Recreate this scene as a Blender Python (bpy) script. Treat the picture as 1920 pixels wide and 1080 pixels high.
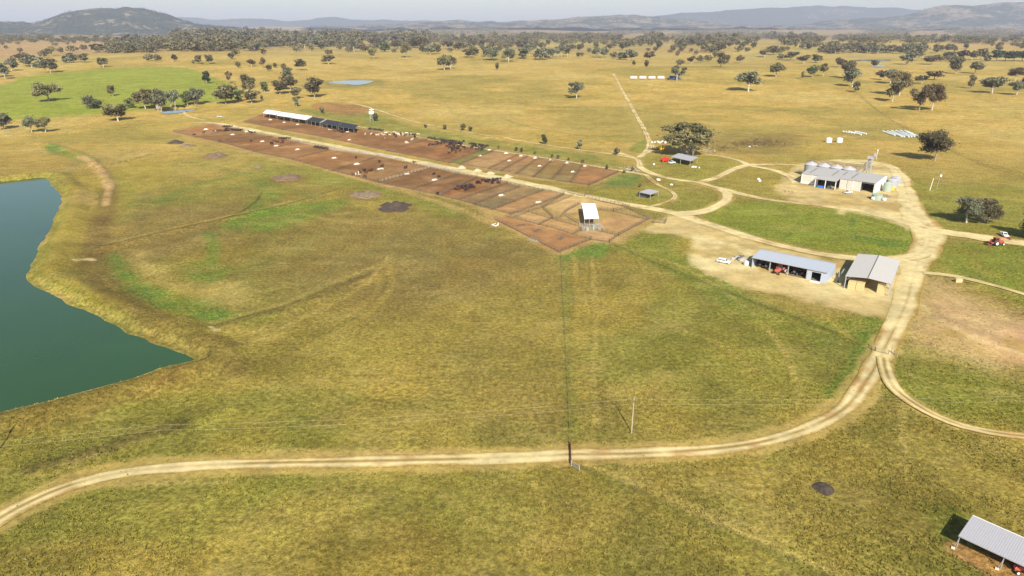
import bpy, math, random
import numpy as np
from mathutils import Vector, Matrix, geometry

for o in list(bpy.data.objects): bpy.data.objects.remove(o)
S = bpy.context.scene
COL = S.collection
R = math.radians
random.seed(7)
RNG = np.random.RandomState(11)

# ------------------------------------------------------------------ camera
F_PX, HORIZ, CAM_H = 1270.0, 50.0, 80.0
TH = math.atan((540 - HORIZ) / F_PX)
cam_d = bpy.data.cameras.new('camera'); cam = bpy.data.objects.new('camera', cam_d)
COL.objects.link(cam)
cam.location = (0, 0, CAM_H); cam.rotation_euler = (math.pi / 2 - TH, 0, 0)
cam_d.sensor_width = 36; cam_d.lens = 36 * F_PX / 1920
cam_d.clip_start = 0.5; cam_d.clip_end = 60000
S.camera = cam

# ------------------------------------------------------------------ sky, sun, exposure
SUN_EL, SUN_AZ = 36.0, 8.5          # elevation; sun stands behind the camera, a little to its right
w = bpy.data.worlds.new('World'); S.world = w; w.use_nodes = True
nt = w.node_tree; bg = nt.nodes['Background']
sky = nt.nodes.new('ShaderNodeTexSky'); sky.sky_type = 'NISHITA'; sky.sun_disc = False
sky.sun_elevation = R(SUN_EL); sky.sun_rotation = R(180 - SUN_AZ)
sky.altitude = 200; sky.air_density = 1.0; sky.dust_density = 1.4; sky.ozone_density = 1.2
nt.links.new(sky.outputs[0], bg.inputs[0]); bg.inputs[1].default_value = 0.084
sl = bpy.data.lights.new('sun', 'SUN'); so = bpy.data.objects.new('sun', sl); COL.objects.link(so)
sl.energy = 5.0; sl.angle = R(0.5); sl.color = (1.0, 0.93, 0.80)
sdir = Vector((math.sin(R(SUN_AZ)) * math.cos(R(SUN_EL)), -math.cos(R(SUN_AZ)) * math.cos(R(SUN_EL)), math.sin(R(SUN_EL))))
so.rotation_euler = sdir.to_track_quat('Z', 'Y').to_euler()
so.location = (0, 0, 300)
S.view_settings.view_transform = 'Standard'; S.view_settings.look = 'None'
S.view_settings.exposure = 0.73; S.view_settings.gamma = 1
S.render.engine = 'CYCLES'
S.cycles.transparent_max_bounces = 8
S.cycles.max_bounces = 5
S.cycles.volume_bounces = 0

# ------------------------------------------------------------------ noise and terrain
_T = np.random.RandomState(5).rand(257, 257)
def vn(x, y, sc, seed=0):
    x = np.asarray(x, float) / sc + seed * 17.31; y = np.asarray(y, float) / sc + seed * 41.77
    xi = np.floor(x).astype(int); yi = np.floor(y).astype(int)
    fx = x - xi; fy = y - yi
    fx = fx * fx * (3 - 2 * fx); fy = fy * fy * (3 - 2 * fy)
    a = _T[xi % 256, yi % 256]; b = _T[(xi + 1) % 256, yi % 256]
    c = _T[xi % 256, (yi + 1) % 256]; d = _T[(xi + 1) % 256, (yi + 1) % 256]
    return (a * (1 - fx) + b * fx) * (1 - fy) + (c * (1 - fx) + d * fx) * fy
def fbm(x, y, sc, seed=0, o=4):
    s = 0; a = .5; t = 0
    for i in range(o):
        s = s + a * vn(x, y, sc / 2 ** i, seed + i * 3); t += a; a *= .5
    return s / t
def sst(a, b, x):
    t = np.clip((np.asarray(x, float) - a) / (b - a), 0, 1); return t * t * (3 - 2 * t)

def zbase(x, y):
    x = np.asarray(x, float); y = np.asarray(y, float)
    d = np.hypot(x, y)
    z = 12 * sst(620, 1250, d) + 7 * sst(1250, 3000, d) - 10 * sst(3200, 5200, d) + 62 * sst(5200, 13500, d)
    A = sst(640, 1000, d)
    z = z + A * (2.6 * np.sin(x / 118 + y / 260 + 1.0) + 2.2 * np.sin(x / 210 - y / 137 + 2.1))
    B = sst(1100, 2000, d)
    z = z + B * (6 * np.sin(x / 470 + y / 610 + .4) + 5 * np.sin(-x / 690 + y / 380 + 3.0))
    return z

CT, ST = math.cos(TH), math.sin(TH)
def ray(px, py):
    X = (px - 960) / F_PX; Y = -(py - 540) / F_PX
    return X, CT + Y * ST, -ST + Y * CT
def G(px, py, h=0.0):
    """photo pixel -> point on the terrain (plus height h)"""
    dx, dy, dz = ray(px, py)
    t = np.geomspace(60, 26000, 900)
    f = CAM_H + dz * t - zbase(dx * t, dy * t) - h
    i = np.nonzero(f < 0)[0]
    if len(i) == 0: i = [len(t) - 1]
    k = max(i[0], 1); a, b = t[k - 1], t[k]
    for _ in range(26):
        m = (a + b) / 2
        if CAM_H + dz * m - float(zbase(dx * m, dy * m)) - h < 0: b = m
        else: a = m
    return (dx * b, dy * b)
def GV(px, py):
    dx, dy, dz = ray(px, py); t = np.geomspace(60, 26000, 420); b = np.full(px.shape, t[-1]); done = np.zeros(px.shape, bool)
    for k in range(1, len(t)):
        f = CAM_H + dz * t[k] - zbase(dx * t[k], dy * t[k]); h = (f < 0) & ~done; b[h] = t[k]; done |= h
    a = b / (t[1] / t[0])
    for _ in range(14):
        m = (a + b) / 2; f = CAM_H + dz * m - zbase(dx * m, dy * m) < 0; b = np.where(f, m, b); a = np.where(f, a, m)
    return dx * b, dy * b
def GL(pts, h=0.0): return [G(p[0], p[1], h) for p in pts]
def pxm(x, y, z=0):
    return F_PX / (y * CT - (z - CAM_H) * ST)     # photo pixels per metre
def PJ(x, y, z):
    c = y * CT - (z - CAM_H) * ST; u = y * ST + (z - CAM_H) * CT
    return 960 + F_PX * x / c, 540 - F_PX * u / c
def hgt(x, y, npx):
    """height in metres that spans npx photo pixels at the ground point"""
    z0 = float(zbase(x, y)); b = PJ(x, y, z0)[1]; lo, hi = 0, 80
    for _ in range(30):
        m = (lo + hi) / 2
        if b - PJ(x, y, z0 + m)[1] < npx: lo = m
        else: hi = m
    return lo

def smooth(pts, step=3.0, closed=False):
    P = [np.array(p, float) for p in pts]; out = []
    n = len(P)
    rng = range(n if closed else n - 1)
    for i in rng:
        if closed: a, b, c, d = P[i - 1], P[i], P[(i + 1) % n], P[(i + 2) % n]
        else: a, b, c, d = P[max(i - 1, 0)], P[i], P[i + 1], P[min(i + 2, n - 1)]
        k = max(2, int(np.linalg.norm(c - b) / step))
        k = min(k, 60)
        for j in range(k):
            t = j / k
            out.append(.5 * ((2 * b) + (-a + c) * t + (2 * a - 5 * b + 4 * c - d) * t * t + (-a + 3 * b - 3 * c + d) * t ** 3))
    if not closed: out.append(P[-1])
    return np.array(out)
def dist_line(x, y, line, closed=False, rad=60):
    """distance to polyline; far points get 1e9"""
    L = np.asarray(line); D = np.full(x.shape, 1e9)
    m = (x > L[:, 0].min() - rad) & (x < L[:, 0].max() + rad) & (y > L[:, 1].min() - rad) & (y < L[:, 1].max() + rad)
    if not m.any(): return D
    xs, ys = x[m], y[m]; d2 = np.full(xs.shape, 1e18)
    n = len(L)
    for i in range(n if closed else n - 1):
        ax, ay = L[i]; bx, by = L[(i + 1) % n]
        vx, vy = bx - ax, by - ay; q = vx * vx + vy * vy + 1e-9
        t = np.clip(((xs - ax) * vx + (ys - ay) * vy) / q, 0, 1)
        dd = (xs - ax - t * vx) ** 2 + (ys - ay - t * vy) ** 2
        np.minimum(d2, dd, out=d2)
    D[m] = np.sqrt(d2); return D
def inside(x, y, poly):
    L = np.asarray(poly); c = np.zeros(x.shape, bool)
    m = (x > L[:, 0].min()) & (x < L[:, 0].max()) & (y > L[:, 1].min()) & (y < L[:, 1].max())
    xs, ys = x[m], y[m]; r = np.zeros(xs.shape, bool); n = len(L)
    for i in range(n):
        ax, ay = L[i]; bx, by = L[(i + 1) % n]
        if ay == by: continue
        r ^= ((ay > ys) != (by > ys)) & (xs < (bx - ax) * (ys - ay) / (by - ay) + ax)
    c[m] = r; return c
def sdist(x, y, poly, rad=60):
    d = dist_line(x, y, poly, True, rad); s = inside(x, y, poly)
    return np.where(s, -d, d)

# ------------------------------------------------------------------ plan of the place (photo points laid onto the ground)
POND = smooth(GL([(0,341),(60,335),(86,333),(98,345),(113,360),(119,375),(112,395),(97,430),(80,462),(64,500),(57,519),(80,540),(140,570),(200,600),(250,624),(300,645),(350,664),(371,672),(350,683),(300,694),(200,726),(100,754),(0,777),(-150,818),(-500,800),(-700,560),(-400,380),(-150,350)]), 3, True)
POND = POND + (np.stack([vn(POND[:, 0], POND[:, 1], 5, 1), vn(POND[:, 0], POND[:, 1], 5, 7)], 1) - .5) * 1.6
def offset_line(px): return smooth(GL(px), 3)
BANK_OUT = offset_line([(420,660),(330,640),(240,575),(190,520),(180,478),(188,430),(200,385),(206,352)])
BANK_FR = offset_line([(-60,822),(60,795),(160,770),(260,735),(360,705),(430,690)])
BERMS = [  # contour banks: line, height, half width
    (offset_line([(405,622),(470,600),(540,580),(640,540),(720,510),(770,490)]), .7, 3.2),
    (offset_line([(190,465),(300,440),(400,418),(480,400),(560,380),(640,355)]), .8, 2.4),
    (offset_line([(206,352),(190,320),(170,300),(150,290),(100,272),(60,268)]), .9, 3.0),
    (offset_line([(330,495),(360,480),(385,460),(392,440)]), .6, 3.0),
    (offset_line([(180,310),(240,300),(300,285),(380,280)]), .6, 3.0),
    (offset_line([(60,880),(170,850),(260,820),(340,797),(430,770)]), .5, 3.0),
    (offset_line([(800,260),(900,258),(1000,262),(1150,268)]), .6, 3.0),
]
PONDS = []
for pts in ([(614,153),(630,150),(660,149),(694,151),(698,153),(684,157),(670,159),(655,157.5),(630,155.5)], [(304,208),(312,205),(345,201),(372,200),(360,205.5),(335,211),(310,213)],
            [(1606,112.5),(1620,111.5),(1660,111.3),(1672,112.5),(1660,114),(1640,114.5),(1612,114.2)], [(1635,122),(1655,121),(1660,124),(1640,125)]):
    P = smooth(GL(pts), 3, True); PONDS.append((P, float(zbase(P[:, 0], P[:, 1]).min()) - .1))
MOUNDS = [  # px x, px y, half widths in photo px, height m, label
    ((740,390), 32, 2.6, 'dark brown dirt heap, nearest of the heaps below the brown pens'),
    ((686,366), 28, 2.2, 'grey-brown dirt heap just behind the dark heap below the pens'),
    ((540,335), 30, 2.4, 'long reddish dirt heap alone in the green grass left of the pens'),
    ((402,293), 22, 2.4, 'reddish brown dirt heap with a pale patch near the far pen corner'),
    ((352,274), 13, 1.8, 'small grey dirt heap beside the far pen corner'),
    ((330,268), 14, 1.8, 'darkest low dirt heap, leftmost by the far pen corner'),
    ((484,313), 10, 1.0, 'small pale dirt heap between the far heaps and the pens'),
]
def relief(x, y):
    z = 0.12 * (fbm(x, y, 26, 3, 2) - .5) + .0
    dp = sdist(x, y, POND, 40)
    crest = 2.4 * np.exp(-((dp - 6) / 5.5) ** 2)
    basin = -2.5 * sst(2.0, -6.0, dp)
    near = (dp < 39)
    z = z + np.where(near & (dp > 0), np.minimum(crest, 3.0) * sst(0, 3, dp) + .25 * sst(3, 0, dp), 0)
    z = np.where(dp <= 0, basin * sst(0, -4, dp) + .25 * sst(-3, 0, dp), z)
    for P, lv in PONDS:
        if y.max() < P[:, 1].min() - 12 or y.min() > P[:, 1].max() + 12: continue
        d = sdist(x, y, P, 14); zb = zbase(x, y) + z
        z = z + np.minimum(0, lv - .9 - zb) * sst(4, -3, d)
    for L, h, hw in BERMS:
        d = dist_line(x, y, L, False, 14); z = z + h * np.exp(-(d / hw) ** 2) * (.7 + .6 * vn(x, y, 9, 4))
    return z
def zg(x, y):
    x = np.asarray(x, float); y = np.asarray(y, float); sh = x.shape
    xf, yf = np.atleast_1d(x).ravel(), np.atleast_1d(y).ravel()
    return (zbase(xf, yf) + relief(xf, yf)).reshape(sh)
def Z(x, y): return float(zg(np.array([x]), np.array([y]))[0])

# colours given as the photograph shows them in sun (sRGB); K turns them into albedo
K = 0.60
def lin(c): return np.array([((v / 255) / 12.92 if v <= 10 else (((v / 255) + .055) / 1.055) ** 2.4) for v in c])
def A(r, g, b, k=K): return lin((r, g, b)) * k * np.array([1.0, .985, .90])
c_olive = A(150,136,68); c_gold = A(188,168,88); c_brown = A(152,130,82); c_green = A(134,142,64)
c_lush = A(118,156,62); c_straw = A(206,184,112); c_far = A(214,182,106); c_dirt = A(243,224,170); c_dirt2 = A(222,194,132)
c_pen = A(164,122,72); c_pen_l = A(196,152,104); c_pen_g = A(146,128,92); c_pen_r = A(206,132,84); c_dark = A(96,76,56)
c_bare = A(208,172,118); c_pink = A(206,160,124); c_crop = A(160,172,68)

ROADS = [   # name, photo points, width m, strength of ruts, label
 ('dirt_road', [(-160,1060),(-60,1010),(0,972),(60,940),(130,911),(230,887),(350,875),(500,869),(650,866),(850,862),(1000,857),(1070,853),(1200,851),(1330,843),(1430,829),(1520,801),(1585,765),(1622,718),(1645,680),(1680,610),(1700,565),(1712,520),(1724,485),(1742,455),(1738,430),(1715,395),(1700,360),(1690,330),(1670,313),(1630,306)], [4.6,4.6,4.2,4.0,3.9,3.8,3.8,3.8,3.9,4.1,4.6,5.4,4.6,4.2,4.0,4.0,4.2,4.8,5.4,6,7,8.5,10,11,12,12,9,8,7,6], 1),
 ('feed_alley', [(364,231),(400,231),(440,237),(560,261),(700,288),(850,317),(1000,347),(1100,369),(1200,388),(1280,404),(1340,424),(1420,449),(1510,471),(1600,484),(1690,486),(1730,474)], [4,6,8,8.5,8.5,9,9,7,6.5,8,6,6,6,6,7,7], .6),
 ('dirt_road', [(1150,284),(1193,298),(1202,314),(1226,327),(1262,336),(1310,343),(1352,354),(1400,366),(1450,376),(1540,386),(1620,398),(1690,415),(1750,432),(1830,444),(1930,458),(2050,472)], [3,4,5,4.5,4.5,4.5,5,6,5,4.5,5,5.5,9,10,9,9], .6),
 ('dirt_road', [(1262,402),(1310,398),(1345,386),(1362,374),(1362,364),(1352,356)], [8,7,6,6,6,6], .4),
 ('farm_track', [(1306,344),(1343,333),(1370,320),(1388,313),(1407,309.5),(1445,308.5),(1477,309),(1506,311)], [4,5,5.5,6,7,4,3.5,3.5], .6),
 ('farm_track', [(1322,290),(1355,294),(1388,302),(1408,311),(1445,318),(1480,330),(1500,345)], [1.5,3,4,6,5,6,8], .6),
 ('farm_track', [(1150,138),(1162,160),(1178,190),(1196,222),(1212,252),(1218,272),(1210,286),(1198,296)], [3.5,3.5,3.5,3.5,4,5,4.5,4], 1),
 ('farm_track', [(1214,258),(1222,270),(1222,282),(1206,290)], [3,3,3.5,3], .8),
 ('farm_track', [(600,192),(640,190),(700,204),(780,229),(870,247),(960,262),(1060,278),(1150,290),(1196,299)], [2,3,3,2.2,2.2,2.2,2.2,2.6,3], .5),
 ('farm_track', [(660,236),(720,246),(800,260),(850,270),(950,286),(1050,301),(1130,315),(1190,325),(1215,330)], [2.5,2.5,2.5,2.5,3,3,3.2,4,3], .3),
 ('farm_track', [(1212,330),(1232,346),(1256,358),(1266,368),(1260,376),(1240,383),(1210,390)], [2.5,2.6,2.6,2.6,2.6,2.4,1.5], 1),
 ('farm_track', [(1730,512),(1790,519),(1860,535),(1930,556),(2020,585)], [3,3,2.6,2.6,2.6], .9),
 ('farm_track', [(1656,672),(1662,700),(1678,730),(1720,762),(1780,792),(1850,810),(1930,820),(2050,828)], [3,3,3,3,3,3,3,3], 1),
 ('farm_track', [(350,203),(346,212),(356,219),(385,226)], [3,3,3,1.5], .3),
]
for i, r_ in enumerate(ROADS):
    L = GL(r_[1]); L3 = smooth([(a, b, w_) for (a, b), w_ in zip(L, r_[2])], 2.2)
    ROADS[i] = (r_[0], L3[:, :2], L3[:, 2], r_[3])
YARDS = [smooth(GL(p), 3, True) for p in [
 [(1460,352),(1478,330),(1500,312),(1560,300),(1620,300),(1672,310),(1700,335),(1712,375),(1738,410),(1762,436),(1745,462),(1712,432),(1650,408),(1570,393),(1500,380),(1466,368)],
 [(1215,425),(1262,404),(1320,418),(1400,448),(1470,468),(1560,486),(1640,492),(1715,482),(1712,530),(1694,575),(1668,596),(1620,592),(1560,572),(1480,553),(1400,536),(1330,515),(1296,492),(1290,470),(1300,452),(1270,440),(1215,436)],
]]
PEN_N = GL([(325,247),(402,233),(560,267),(710,293),(880,329),(1058,364),(1150,385),(1219,411),(1160,454),(1106,451),(1051,474),(930,413),(888,382),(793,360),(710,342),(623,320),(547,299),(475,284),(418,268)])
PEN_F = GL([(457,228),(492,213),(590,233),(677,243),(803,261),(915,279),(1000,293),(1060,304),(1160,322),(1104,347),(1000,335),(862,308),(700,277),(560,250)])
def para(a, b, c, d): return GL([a, b, c, d])
PENS = [ # polygon, colour
 (para((325,247),(402,233),(440,243),(366,257)), A(184,134,88)), (para((366,257),(440,243),(510,256),(420,268)), A(160,120,78)),
 (para((420,268),(510,256),(560,267),(475,284)), A(168,118,76)), (para((475,284),(560,267),(617,281),(547,299)), A(172,128,86)),
 (para((547,299),(617,281),(710,293),(623,320)), A(190,140,92)), (para((623,320),(710,293),(810,314),(710,342)), A(156,116,78)),
 (para((710,342),(810,314),(860,326),(773,355)), A(154,116,80)), (para((773,355),(860,326),(896,332),(827,366)), A(144,106,74)),
 (para((827,366),(896,332),(953,343),(860,374)), A(158,110,70)), (para((860,374),(953,343),(975,350),(888,383)), A(152,124,88)),
 (para((888,383),(975,350),(1018,357),(923,393)), c_pen_g), (para((923,393),(1018,357),(1058,365),(957,402)), A(196,154,106)),
 (para((455,228),(492,213),(585,233),(530,243)), A(158,120,82)), (para((530,243),(585,233),(677,243),(622,260)), A(162,120,80)),
 (para((622,260),(677,243),(800,262),(727,283)), A(156,114,76)), (para((727,283),(800,262),(908,279),(842,305)), A(152,110,74)),
 (para((842,303),(907,280),(928,282),(862,308)), A(96,140,72)), (para((862,308),(928,282),(972,290),(917,316)), A(196,164,116)),
 (para((917,316),(972,290),(990,293),(940,320)), A(178,146,104)), (para((940,320),(990,293),(1010,296),(968,326)), A(184,152,108)),
 (para((968,326),(1010,296),(1036,300),(1000,332)), A(172,146,98)), (para((1000,332),(1036,300),(1062,305),(1035,337)), A(160,140,88)),
 (para((1035,337),(1062,305),(1092,309),(1070,342)), A(158,138,90)), (para((1070,342),(1092,309),(1160,322),(1104,347)), A(176,132,90)),
]
YARDPEN = [(GL(p), c) for p, c in [
 ([(928,412),(948,406),(1108,450),(1048,473)], A(186,140,96)), ([(965,402),(992,399),(1040,408),(1010,424)], A(214,174,122)),
 ([(992,418),(1038,410),(1098,428),(1070,440)], A(208,166,114)), ([(1085,438),(1100,430),(1160,442),(1140,455)], A(214,174,126)),
 ([(1118,428),(1140,405),(1218,412),(1160,438)], A(204,164,114)), ([(1020,386),(1075,366),(1180,390),(1120,390),(1056,402)], A(218,184,128)),
]]
# painted patches of real ground colour: polygon (photo px), colour, feather m, opacity
PATCH = [(smooth(GL(p), 4, True), c, f, o) for p, c, f, o in [
 ([(-60,80),(60,77),(200,77),(262,80),(290,92),(200,98),(100,100),(-60,110)], A(204,166,128), 40, .75), ([(1650,84),(1750,82),(1940,84),(1940,92),(1800,92),(1660,90)], A(214,180,126), 40, .7),
 ([(-200,240),(-160,168),(0,160),(60,142),(200,129),(340,127),(395,143),(440,165),(435,186),(330,198),(200,212),(100,220),(0,226)], c_crop, 5, .95),
 ([(1320,405),(1340,390),(1385,380),(1440,378),(1520,387),(1600,398),(1660,411),(1708,431),(1724,446),(1720,463),(1700,476),(1660,481),(1600,476),(1520,463),(1440,447),(1370,432),(1332,418)], A(144,154,62), 2, .92),
 ([(1755,470),(1800,455),(1900,460),(2000,470),(2000,590),(1900,560),(1800,520),(1760,500)], A(142,152,62), 5, .88),
 ([(1700,330),(1760,345),(1920,350),(2050,360),(2050,450),(1900,440),(1780,425),(1720,390)], A(158,154,72), 8, .8),
 ([(1200,300),(1230,292),(1330,292),(1385,305),(1360,325),(1310,345),(1240,335)], A(166,158,76), 4, .8),
 ([(1110,352),(1180,345),(1240,350),(1340,365),(1352,380),(1300,395),(1200,385),(1120,368)], A(160,154,72), 4, .8),
 ([(1365,330),(1400,320),(1450,322),(1475,335),(1470,352),(1500,372),(1420,372),(1365,355)], A(180,162,82), 4, .7),
 ([(560,205),(700,215),(800,240),(1000,275),(1150,300),(1150,312),(1000,288),(800,258),(660,232)], A(136,146,72), 5, .75),
 ([(600,192),(680,198),(700,205),(660,215),(590,205)], A(178,132,92), 3, .85),
 ([(1150,455),(1240,440),(1330,500),(1440,545),(1560,585),(1640,600),(1640,660),(1500,600),(1350,545),(1240,495)], A(134,146,62), 9, .72),
 ([(1740,530),(1800,545),(1920,600),(2100,650),(2100,720),(1920,690),(1850,682),(1760,660),(1705,635),(1690,600)], A(222,188,142), 12, .95),
 ([(1870,625),(1930,620),(2000,640),(2000,690),(1900,680)], c_pink, 5, .6),
 ([(1660,700),(1760,700),(1920,720),(2060,740),(2060,812),(1860,800),(1740,760)], A(140,144,60), 8, .7),
 ([(600,420),(700,400),(900,420),(1050,480),(1060,640),(1065,830),(900,760),(760,640),(600,600),(480,520)], c_brown, 28, .7),
 ([(560,560),(700,600),(860,560),(1000,530),(1060,560),(1060,700),(900,720),(700,700),(600,650)], A(172,156,78), 18, .6),
 ([(200,480),(225,478),(260,520),(330,550),(410,572),(440,590),(400,600),(320,585),(250,560),(215,520)], A(112,146,60), 3, .85),
 ([(340,505),(400,490),(425,505),(400,530),(350,528)], A(118,146,60), 3, .7),
 ([(385,440),(405,440),(412,470),(392,490)], A(116,146,60), 2.5, .7),
 ([(420,415),(480,395),(560,385),(640,378),(600,400),(520,430),(440,432)], A(116,148,56), 5, .8),
 ([(470,340),(510,330),(520,360),(490,400),(460,390),(480,365)], A(118,148,58), 4, .65),
 ([(85,272),(105,272),(140,288),(185,300),(170,306),(120,296),(92,285)], A(112,150,66), 2.5, .9),
 ([(200,410),(210,310),(300,300),(320,330),(250,370),(225,440)], A(176,158,70), 8, .6),
 ([(240,480),(270,470),(300,500),(340,540),(300,535)], c_straw, 4, .6),
 ([(350,535),(440,530),(480,560),(440,580),(380,560)], c_straw, 5, .5),
 ([(120,375),(150,330),(190,350),(180,420),(150,480),(95,520),(75,505),(100,440)], A(182,160,72), 5, .7),
 ([(100,530),(200,575),(300,620),(360,645),(390,660),(350,655),(250,615),(140,565),(70,520)], A(166,150,66), 3, .6),
 ([(480,290),(600,310),(740,350),(880,400),(800,400),(640,350),(560,340),(480,330)], A(140,148,66), 8, .5),
 ([(300,228),(420,215),(500,212),(460,225),(360,228),(320,243),(250,250)], A(184,166,84), 8, .5),
 ([(800,1010),(1000,870),(1300,880),(1500,930),(1400,1080),(1000,1080)], A(172,152,86), 25, .5),
 ([(1400,760),(1600,800),(1920,860),(1920,1080),(1500,1080),(1300,900)], A(150,136,70), 25, .4),
 ([(1735,950),(1795,960),(1900,1075),(1860,1085),(1790,1045)], A(120,138,54), 2, .55),
 ([(1785,1015),(1850,1040),(1960,1090),(1960,1130),(1860,1080),(1780,1035)], A(196,150,100), .8, .85),
 ([(1052,476),(1110,455),(1140,460),(1130,480),(1060,492)], A(100,146,62), 2, .7),
 ([(1130,345),(1165,325),(1200,328),(1190,345),(1150,350)], A(112,146,70), 3, .75),
 ([(1215,268),(1330,255),(1500,250),(1490,280),(1400,290),(1330,280)], A(150,128,80), 8, .5),
 ([(1180,280),(1210,262),(1205,285)], A(122,150,64), 2, .7),
 ([(620,150),(700,148),(720,158),(660,164),(610,160)], A(150,140,84), 4, .5),
 ([(840,225),(960,218),(1010,232),(880,245)], A(176,158,88), 20, .4),
 ([(1596,440),(1680,452),(1705,462),(1650,462),(1596,448)], A(106,140,56), 2, .7),
 ([(1400,540),(1480,556),(1600,584),(1560,600),(1450,575)], A(196,160,98), 5, .5),
 ([(180,270),(90,290),(0,260),(-100,250),(-200,330),(60,330),(150,290)], A(184,156,78), 8, .5),
]]
# thin painted lines: wheel marks, mown lines, cattle pads, pale bank crests, dark bank and gully sides: points, colour, half width m, opacity
LINES = [(smooth(GL(p), 3), c, hw, o) for p, c, hw, o in [
 ([(728,500),(735,530),(715,565),(680,595),(620,630),(560,662)], c_gold, 1.0, .55), ([(700,500),(712,530),(690,565),(640,605)], c_gold, .8, .35),
 ([(1075,480),(1085,560),(1078,680),(1090,800)], c_gold, .9, .5), ([(1095,510),(1100,580),(1092,660),(1108,790)], c_gold, .8, .45),
 ([(1190,475),(1280,500),(1390,570),(1450,630),(1480,680),(1500,740)], c_straw, .8, .45),
 ([(1100,872),(1190,905),(1300,960),(1430,1015),(1560,1075),(1640,1110)], c_straw, .8, .55), ([(1180,885),(1300,950),(1440,1000),(1600,1080)], c_straw, .6, .4),
 ([(1100,880),(1200,925),(1340,990),(1480,1050),(1560,1090)], A(120,126,54), 1.0, .35),
 ([(660,1000),(655,960),(675,910),(690,880)], c_straw, .5, .35), ([(675,1005),(672,960),(695,915)], c_straw, .5, .35),
 ([(440,840),(600,846),(760,848),(900,846),(1050,838)], c_straw, .8, .6), ([(600,852),(760,853),(860,852)], c_dirt2, .7, .5),
 ([(220,912),(330,905),(430,903)], c_straw, .6, .5), ([(60,895),(150,880),(250,872)], c_gold, .6, .4),
 ([(560,300),(640,325),(760,360),(860,392),(935,425)], c_bare, 2.2, .7), ([(325,250),(400,272),(480,291),(560,310)], c_bare, 2.0, .7),
 ([(1150,458),(1240,498),(1400,562),(1560,622),(1640,662)], A(92,104,46), .8, .6),
 ([(0,785),(120,757),(240,722),(330,694),(380,680)], c_dirt2, .9, 1.0), ([(62,525),(110,548),(200,592),(300,634),(385,668)], c_straw, .8, .3), ([(214,352),(209,335),(190,312),(178,302)], c_dark, 1.0, .5), ([(205,352),(200,335),(180,312),(168,302),(150,296)], A(214,178,128), 2.4, 1.0), ([(205,352),(200,370),(198,385)], A(214,178,128), 1.5, .9),
 ([(190,464),(300,438),(400,416),(480,398),(560,379),(640,354)], c_dark, 1.0, .5), ([(196,459),(300,433),(400,411),(480,393),(560,374)], c_straw, 1.0, .6), ([(180,312),(240,302),(300,287),(380,282)], c_dark, 1.0, .4), ([(418,412),(450,398),(478,380),(490,362)], A(84,92,44), .7, .8),  # contour banks drawn with dark faces and a paler crest
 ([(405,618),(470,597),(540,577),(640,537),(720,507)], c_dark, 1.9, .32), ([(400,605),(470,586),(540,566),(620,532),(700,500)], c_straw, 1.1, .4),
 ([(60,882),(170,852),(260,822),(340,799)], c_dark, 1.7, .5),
 ([(140,490),(165,486),(175,488)], c_dirt, .8, .9), ([(395,616),(405,628),(412,624)], c_dirt, .5, .8),
 ([(1520,400),(1500,420),(1472,445)], A(112,134,54), 1.2, .6), ([(1600,408),(1598,430),(1610,445)], A(98,130,56), 1.0, .7),
 ([(1700,250),(1740,262),(1800,290),(1860,315),(1925,335)], A(110,100,56), .9, .55), ([(1610,175),(1650,210),(1690,235),(1720,248)], A(120,112,60), .9, .5),
 ([(1650,215),(1675,225),(1688,232)], c_straw, 1.0, .5),
 ([(1215,262),(1260,258),(1340,256),(1450,254)], A(150,136,80), 2.0, .5),
 ([(840,200),(850,212),(900,217),(1000,216)], A(170,156,90), 2.0, .5), ([(950,225),(980,235),(1060,250),(1120,256),(1200,252)], A(150,146,80), 1.6, .55),
 ([(1560,600),(1600,640),(1640,652)], c_gold, 1.2, .5), ([(1640,600),(1625,640),(1600,690),(1560,740)], A(110,138,54), 2.0, .6),
 ([(1530,378),(1550,384)], c_dirt, 2, .5), ([(1640,372),(1600,385),(1575,400)], c_dirt, 1.6, .8),
]]
LINES += [(smooth(GL(p), 3), c, hw, o) for p, c, hw, o in [
 ([(480,640),(560,600),(640,560),(700,520),(730,480)], c_straw, .9, .3), ([(600,760),(700,720),(800,700),(920,690)], c_straw, .8, .3), ([(1120,560),(1220,600),(1340,640),(1420,700)], c_straw, .8, .3),
 ([(1060,500),(1064,640),(1074,830)], A(136,144,66), 1.4, .4), ([(1110,480),(1118,600),(1112,700),(1122,800)], c_straw, .7, .35), ([(1210,480),(1320,540),(1430,600),(1540,640)], A(128,142,62), 3.0, .5),
 ([(1700,700),(1760,720),(1860,735),(1960,745)], c_straw, .8, .35), ([(1690,760),(1695,830),(1700,900)], c_straw, .6, .35), ([(1000,900),(1020,960),(980,1040)], c_straw, .7, .3), ([(820,920),(900,980),(1000,1010),(1100,1000)], c_straw, .8, .25),
 ([(300,380),(360,350),(440,330),(500,322)], A(124,146,66), 2.6, .6), ([(210,330),(240,350),(250,385),(235,410)], A(150,152,70), 2.4, .5), ([(560,400),(680,420),(760,400)], c_straw, 1.0, .35), ([(330,300),(420,318),(520,350),(600,372)], A(136,146,70), 3.0, .4),
 ([(230,320),(300,330),(380,322),(470,300)], c_straw, .9, .35), ([(1360,430),(1440,452),(1540,470),(1620,476)], c_straw, .6, .35), ([(1340,400),(1460,392),(1560,400),(1660,424)], c_straw, .6, .35),
 ([(1720,560),(1760,600),(1840,640),(1930,665)], c_dirt, 1.0, .5), ([(1290,440),(1340,452),(1400,470)], A(206,178,112), 1.2, .6), ([(1270,425),(1340,440),(1410,462)], A(186,164,92), 1.0, .6),
]]
STRAW_TR = [(smooth(GL(p), 3), c, hw, o) for p, c, hw, o in [
 ([(1145,140),(1165,180),(1190,225),(1208,258)], c_straw, 3.5, .5),
]]
GRASS_DARK = [smooth(GL(p), 4, True) for p in []]

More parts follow.
